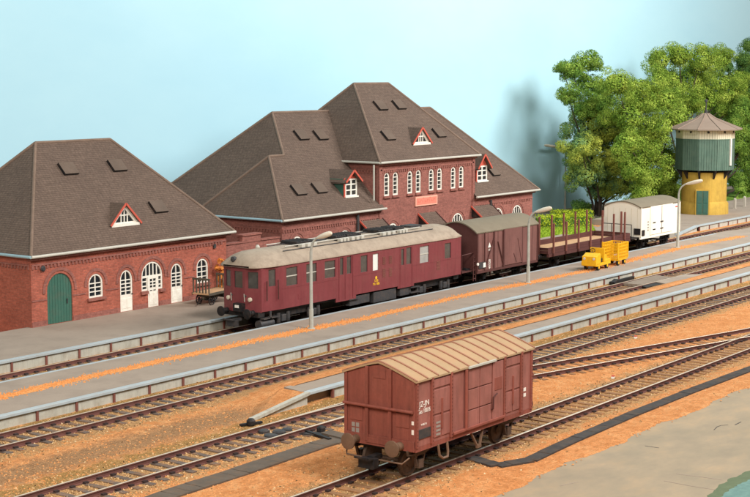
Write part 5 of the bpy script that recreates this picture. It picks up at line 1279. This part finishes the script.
# ------------------------------------------------------------------ water tower
WC = A_((128.2, 56.6, ZP)); wtw = thing('water_tower', WC, 'yellow water tower with green boarded tank and brown roof at right', 'water tower')
ang_c = math.atan2(-WC.y, -WC.x)                  # towards the camera
def hz(py): return ony(702, py, WC.y).z - ZP
h_br, h_gr0, h_cr0, h_ev, h_ap, h_fin = hz(175), hz(169), hz(139), hz(128.5), hz(113.5), hz(99)
MB().lathe([(2.02, 0), (2.02, h_br + .3)], (0, 0, 0), 40).build('base_cylinder', M_WTY, wtw, local=True, smooth=True)
MB().lathe([(2.22, 0), (2.20, .95), (2.03, 1.15)], (0, 0, 0), 40).build('plinth', M_WTY, wtw, local=True, smooth=True)
nF = 10; rot0 = ang_c + math.pi / nF + R(6)
MB().lathe([(1.9, h_gr0 - .06), (2.58, h_gr0), (2.58, h_ev), (2.3, h_ev + .05)], (0, 0, 0), nF, rot=rot0).build('tank', M_WTG, wtw, local=True)
bw = 2 * 2.6 * math.sin(math.pi / nF) / 7
bm1 = MB().box(-.03, .03, -bw / 2 + .012, bw / 2 - .012, h_gr0 - .03, h_cr0).mesh('board', M_WTG); bm2 = MB().box(-.03, .03, -bw / 2 + .012, bw / 2 - .012, h_cr0 + .03, h_ev).mesh('board', M_CREAM)
for k in range(nF):
    a = rot0 + (k + .5) * 2 * math.pi / nF; ap_ = 2.60 * math.cos(math.pi / nF)
    for i in range(7):
        o = (i - 3) * bw; p = (ap_ * math.cos(a) - o * math.sin(a), ap_ * math.sin(a) + o * math.cos(a), 0)
        inst('board', bm1, wtw, p, a); inst('board', bm2, wtw, p, a)
    a2 = rot0 + k * 2 * math.pi / nF; s = MB()
    s.prism([(1.98, h_br - .35), (2.5, h_gr0 - .1), (2.5, h_gr0 + .02), (1.98, h_gr0 + .02)], 'y', -.08, .08); s.xf(Matrix.Rotation(a2, 4, 'Z')).build('bracket', M_BLACK, wtw, local=True)
MB().lathe([(2.64, h_cr0 - .04), (2.66, h_cr0 - .02), (2.66, h_cr0 + .06), (2.64, h_cr0 + .06)], (0, 0, 0), nF, rot=rot0).build('belt_rail', M_WTG, wtw, local=True)
for k in (0, 1, 2, nF - 1, nF - 2):
    a = rot0 + (k - .5) * 2 * math.pi / nF; MB().lathe([(.1, 0), (.1, .05)], (0, 0, 0), 8, axis='x').xf(Matrix.Rotation(a, 4, 'Z') @ Matrix.Translation((2.52, 0, (h_cr0 + h_ev) / 2 + .2))).build('vent_hole', M_BLACK, wtw, local=True)
ro = MB().lathe([(3.25, h_ev - .1), (3.27, h_ev - .02), (2.0, h_ev + (h_ap - h_ev) * .36), (.9, h_ev + (h_ap - h_ev) * .68), (.25, h_ap), (.1, h_ap + .05)], (0, 0, 0), nF, rot=rot0).build('roof', M_WTR, wtw, local=True)
MB().lathe([(2.6, h_ev - .12), (3.2, h_ev - .12), (3.24, h_ev - .09)], (0, 0, 0), nF, rot=rot0).build('eave_board', M_WHITE, ro, local=True)
for k in range(nF):
    a2 = rot0 + k * 2 * math.pi / nF; c_, s_ = math.cos(a2), math.sin(a2)
    MB().tube([(r_ * c_, r_ * s_, z_ + .01) for r_, z_ in ((3.27, h_ev - .02), (2.0, h_ev + (h_ap - h_ev) * .36), (.9, h_ev + (h_ap - h_ev) * .68), (.25, h_ap))], .05, 6).build('roof_seam', M_WTR, ro, local=True)
MB().lathe([(.16, h_ap), (.14, h_ap + .3), (.06, h_ap + .35), (.05, h_fin - .3), (.14, h_fin - .25), (.14, h_fin - .1), (.03, h_fin)], (0, 0, 0), 10).build('finial', M_DKGREY, ro, local=True)
ag = ang_c - R(3); TM = Matrix.Rotation(ag, 4, 'Z'); dh = hz(190.5) + .1
dr_ = MB().box(1.9, 2.24, -.62, .62, 0, dh + .12).xf(TM.copy()).build('door_frame', M_WTY, wtw, local=True)
for y0, y1 in ((-.52, -.01), (.01, .52)):
    lf = MB().box(2.2, 2.27, y0, y1, .03, dh).xf(TM.copy()).build('door_leaf', M_GREEN, wtw, local=True)
    for z0, z1 in ((.2, dh * .45), (dh * .5, dh - .15)): MB().box(2.26, 2.29, y0 + .08, y1 - .08, z0, z1).xf(TM.copy()).build('door_panel', M_GREEN, lf, local=True, bevel=.01)
a = ang_c + R(58); MB().box(2.56, 2.72, -.09, .09, h_gr0 + .4, h_cr0 + .1).xf(Matrix.Rotation(a, 4, 'Z')).build('level_gauge', M_WHITE, wtw, local=True)

# ------------------------------------------------------------------ trees and plants
def leaves(s, c, r, n, size, flat=.85):
    for _ in range(n):
        while True:
            d = A_((random.uniform(-1, 1), random.uniform(-1, 1), random.uniform(-1, 1)))
            if .05 < d.length < 1: break
        d.normalize(); p = c + A_((d.x, d.y, d.z * flat)) * (r * random.uniform(.35, 1.0) ** .35)
        nrm = (d * 1.5 + A_((random.uniform(-.8, .8), random.uniform(-.8, .8), random.uniform(-.5, .8)))).normalized()
        u = nrm.orthogonal().normalized(); v = nrm.cross(u); an = random.uniform(0, 6.28); q = random.uniform(.6, 1.25) * size
        e1 = (u * math.cos(an) + v * math.sin(an)) * q; e2 = (v * math.cos(an) - u * math.sin(an)) * q * .6
        b = len(s.v); s.v.extend([p - e1, p - e2, p + e1, p + e2]); s.f.append([b, b + 1, b + 2, b + 3]); s.m.append(0)
def crown(name, m, parent, blobs, clump=.78, per=420, size=.07, dens=1.0):
    s = MB()
    for c, r in blobs:
        n = int(dens * 1.75 * (r / clump) ** 2) + 3
        for i in range(n):
            z = random.uniform(-.75, 1); a = random.uniform(0, 6.28); q = math.sqrt(max(0, 1 - z * z)); rr_ = r * random.uniform(.75, 1.2) - clump * .35
            leaves(s, c + A_((q * math.cos(a) * rr_, q * math.sin(a) * rr_, z * rr_ * .92)), (cr_ := clump * random.uniform(.55, 1.25)), int(per * (cr_ / clump) ** 2), size)
        leaves(s, c, r * .7, int(per * 2 * r), size * 1.8)
    return s.build(name, m, parent)
def tree(label, base, m, pxb, Y, stems=1, lean=0.0, **kw):
    b = A_(base); t = thing('tree', b, label, 'tree', 'trees at the back right'); blobs = []
    for it in pxb:
        x, y, rp_ = it[:3]; c = ony(x, y, Y + (it[3] if len(it) > 3 else random.uniform(-.8, .8))); sc_ = F / ((c - CC).dot(CF)); blobs.append((c, 1.3 * rp_ / sc_))
    hi_ = max(q[0].z for q in blobs); tp = A_((sum(q[0].x for q in blobs) / len(blobs), sum(q[0].y for q in blobs) / len(blobs) + .5, b.z + (hi_ - b.z) * .8)); mid = A_((sum(q[0].x for q in blobs) / len(blobs), sum(q[0].y for q in blobs) / len(blobs), 0))
    s = MB()
    for k in range(stems):
        o = A_((random.uniform(-.5, .5), random.uniform(-.4, .4), 0)) if stems > 1 else A_((0, 0, 0)); tg_ = blobs[k % len(blobs)][0] if stems > 1 else tp
        path = [b + o, b + o * 1.2 + A_((0, 0, 1.2)), b * .6 + tg_ * .4 + o + A_((0, 0, .3)), b * .3 + tg_ * .7, tg_]
        r0 = .20 if stems == 1 else .12; s.tube(path, [r0, r0 * .85, r0 * .65, r0 * .4, .04], 8)
    s.build('trunk', M_BARK, t, smooth=True)
    s = MB()
    for c, r in blobs:
        f_ = max(.08, min(random.uniform(.35, .6), (c.z - b.z - 1.6) / max(1, tp.z - b.z))); st_ = b + (tp - b) * f_
        s.tube([st_, (st_ + c) / 2 + A_((random.uniform(-.3, .3), random.uniform(-.3, .3), -.25)), c], [.10, .07, .03], 6)
    s.build('limbs', M_BARK, t, smooth=True)
    crown('crown', m, t, blobs, **kw); return t
bA = onz(597, 216, G)
tree('front tree with blue-green and yellow foliage and several bare stems', bA, M_LEAF3, [(590, 131, 20), (611, 128, 18), (581, 147, 14), (600, 158, 22), (622, 163, 16), (585, 177, 14), (612, 186, 12), (577, 165, 8), (630, 184, 11), (638, 172, 9), (600, 190, 9)], bA.y, stems=5, clump=.62, dens=1.5)
tree('tall slender green tree rising at the left of the group', A_((125.6, 66.2, G)), M_LEAF2, [(588, 63, 11), (573, 70, 11), (562, 68, 6.5), (584, 84, 11), (568, 97, 10), (592, 104, 11), (598, 88, 9), (582, 110, 9), (600, 112, 11), (606, 100, 10)], 65.6, clump=.5, per=230, dens=1.2)
tree('large bushy yellow-green tree left of the water tower', A_((124.4, 60.6, G)), M_LEAF, [(617, 84, 14), (640, 93, 19), (660, 100, 16), (628, 117, 18), (654, 128, 20), (676, 118, 12), (644, 153, 18), (665, 158, 13), (650, 180, 15), (626, 143, 14), (662, 186, 13), (640, 196, 11), (668, 176, 12), (632, 172, 13), (676, 190, 8)], 60.6)
tree('wide yellow-green tree towering behind the water tower', A_((139.5, 66.0, G)), M_LEAF, [(659, 60, 12), (679, 56, 12), (700, 60, 15), (720, 59, 12), (690, 80, 17), (714, 84, 17), (668, 80, 13), (735, 80, 13), (740, 100, 13), (722, 108, 14), (690, 104, 13), (660, 74, 9), (705, 100, 14), (738, 118, 13), (672, 100, 12), (728, 92, 13)], 66.0)
tree('dark green tree at the right edge reaching highest', A_((156.0, 66.5, G)), M_LEAF4, [(749, 46, 7), (744, 60, 9), (756, 70, 13), (752, 98, 13), (747, 122, 11), (728, 66, 6), (744, 80, 12), (740, 104, 12)], 66.5)
tree('green tree right of the water tower behind the fence posts', A_((147.0, 62.8, G)), M_LEAF2, [(740, 112, 13), (748, 135, 15), (742, 160, 14), (752, 178, 14), (736, 145, 10), (760, 120, 14), (738, 180, 11), (746, 194, 11), (734, 128, 9)], 62.8)
def bush(label, px_, Y, m, zb=G, name='bush', **kw):
    bl = []
    for x, y, rp_ in px_:
        c = ony(x, y, Y); sc_ = F / ((c - CC).dot(CF)); bl.append((c, rp_ / sc_))
    t = thing(name, (bl[0][0].x, Y, zb), label, 'bush', 'bushes under the trees')
    s = MB()
    for c, r in bl: s.tube([(bl[0][0].x, Y, zb), ((bl[0][0].x + c.x) / 2, Y, (zb + c.z) / 2), c], [.06, .05, .02], 5)
    s.build('stem', M_BARK, t); crown('foliage', m, t, bl, **kw); return t
bush('dark green bush behind the white wagon', [(650, 203, 9), (664, 202, 10), (641, 206, 7), (672, 196, 8), (658, 192, 8)], 63.5, M_LEAF4, clump=.4, per=120)
bush('small dark blue-green bush between hedge and tree stems', [(581, 206, 7), (575, 209, 5), (588, 207, 5)], 66.5, M_LEAF4, clump=.35, per=120)
bush('low green undergrowth along the fence right of the water tower', [(730, 206, 5), (737, 203, 6), (745, 200, 7), (752, 200, 7), (741, 190, 6), (760, 198, 8)], 61.0, M_LEAF2, clump=.35, per=120)
# clipped hedges: dense leaves over a rounded box
def hedge(label, a, b, wd_, h_):
    a = A_(a); b = A_(b); d = (b - a); ln_ = d.length; d.normalize(); sd = A_((-d.y, d.x, 0)); t = thing('hedge', (a + b) / 2, label, 'hedge', 'lime green hedges')
    s = MB(); n = int(ln_ * 2.6)
    for i in range(n):
        for j in (-1, 0, 1):
            for k in (0, 1, 2):
                c = a + d * (ln_ * (i + .5) / n) + sd * (j * wd_ * .33) + A_((0, 0, h_ * (.2 + .3 * k) + random.uniform(-.05, .05)))
                leaves(s, c, .34 * random.uniform(.8, 1.2), 46, .075)
    s.build('foliage', M_HEDGE, t); MB().bar(a + A_((0, 0, h_ * .4)), b + A_((0, 0, h_ * .4)), wd_ * .7, h_ * .7).build('woody_core', M_LEAF4, t); return t
h0, h1 = onz(537, 228.5, G), onz(589, 226.5, G); hedge('nearer lime green clipped hedge behind the stake wagon', h0, h1, .9, 1.15)
h0, h1 = onz(551, 221.5, G), onz(592, 221.5, G); hedge('farther lime green clipped hedge beside the backdrop', h0, h1, .8, 1.05)
lw = [onz(x, y, G + .03) for x, y in ((528, 246), (540, 226), (592, 224), (600, 240))]
tag(MB().prism([(p.x, p.y) for p in lw], 'z', G - .04, G + .03).build('lawn', M_LAWN), kind='structure')
s = MB()
for _ in range(5200):
    u_, v_ = random.random(), random.random(); p = (lw[0] * (1 - u_) + lw[1] * u_) * (1 - v_) + (lw[3] * (1 - u_) + lw[2] * u_) * v_
    a = random.uniform(0, 6.28); h_ = random.uniform(.08, .22); dx, dy = math.cos(a) * .05, math.sin(a) * .05
    b = len(s.v); s.v.extend([A_((p.x - dx, p.y - dy, G + .02)), A_((p.x + dx, p.y + dy, G + .02)), A_((p.x + random.uniform(-.08, .08), p.y + random.uniform(-.08, .08), G + h_))]); s.f.append([b, b + 1, b + 2]); s.m.append(0)
tag(s.build('grass', M_LAWN), 'bright green grass in front of the hedges', None, kind='stuff')
gb = MB().prism([(116.9, 62.05), (130, 62.35), (138, 60.05), (200, 60.3), (200, 66.4), (145, 66.4), (116.9, 62.1)], 'z', G - .04, ZP - .05).build('grass_verge', M_LEAF2); tag(gb, kind='structure')
for i, (x, y, lb_) in enumerate(((724, 209, 'leftmost pale concrete fence post, touching the water tower'), (734.8, 208.5, 'middle pale concrete fence post right of the water tower'), (744.5, 206.5, 'rightmost pale concrete fence post right of the water tower'))):
    p = onz(x, y, ZP); t = thing('fence_post', (p.x, p.y, ZP - .06), lb_, 'post', 'concrete fence posts')
    MB().prism([(-.11, 0), (.11, 0), (.11, .95), (0, 1.05), (-.11, .95)], 'y', -.1, .1).build('shaft', M_CONC, t, local=True, bevel=.015); MB().box(-.13, .13, -.12, .12, .0, .12).build('footing', M_CONC, t, local=True)
# coppery climber by the wall next to the cart
cb = thing('copper_shrub', (63.6, 57.0, ZA), 'copper-orange leafy shrub against the brick wall behind the luggage cart', 'shrub')
s = MB().tube([(63.6, 57.0, ZA), (63.55, 57.05, 1.4), (63.7, 57.0, 2.4)], [.05, .04, .02], 6).tube([(63.6, 57.0, .9), (63.85, 56.9, 1.6)], .025, 5); s.build('stem', M_FIG, cb)
s = MB()
for x, y, r_ in ((221, 262, .22), (224, 267, .25), (219, 268, .24), (223, 273, .2), (220.5, 278, .22), (224, 283, .2), (221, 287, .18)):
    c = ony(x, y, 57.0); leaves(s, c, r_, 16, .15)
s.build('foliage', M_FIG, cb)

# small fouling markers between the converging tracks
for x, y, lb_ in ((635.6, 338.5, 'tiny red and white fouling marker, the farther one in the gravel'), (613, 378.6, 'tiny red and white fouling marker, the nearer one beside the nearest track')):
    p = onz(x, y, G); t = thing('fouling_marker', (p.x, p.y, G), lb_, 'marker', 'fouling markers')
    MB().prism([(-.09, 0), (.09, 0), (.06, .09), (-.06, .09)], 'y', -.06, .06).build('white_base', M_WHITE, t, local=True, bevel=.01)
    MB().prism([(-.06, .09), (.06, .09), (.03, .15), (-.03, .15)], 'y', -.055, .055).build('red_top', M_REDP, t, local=True)
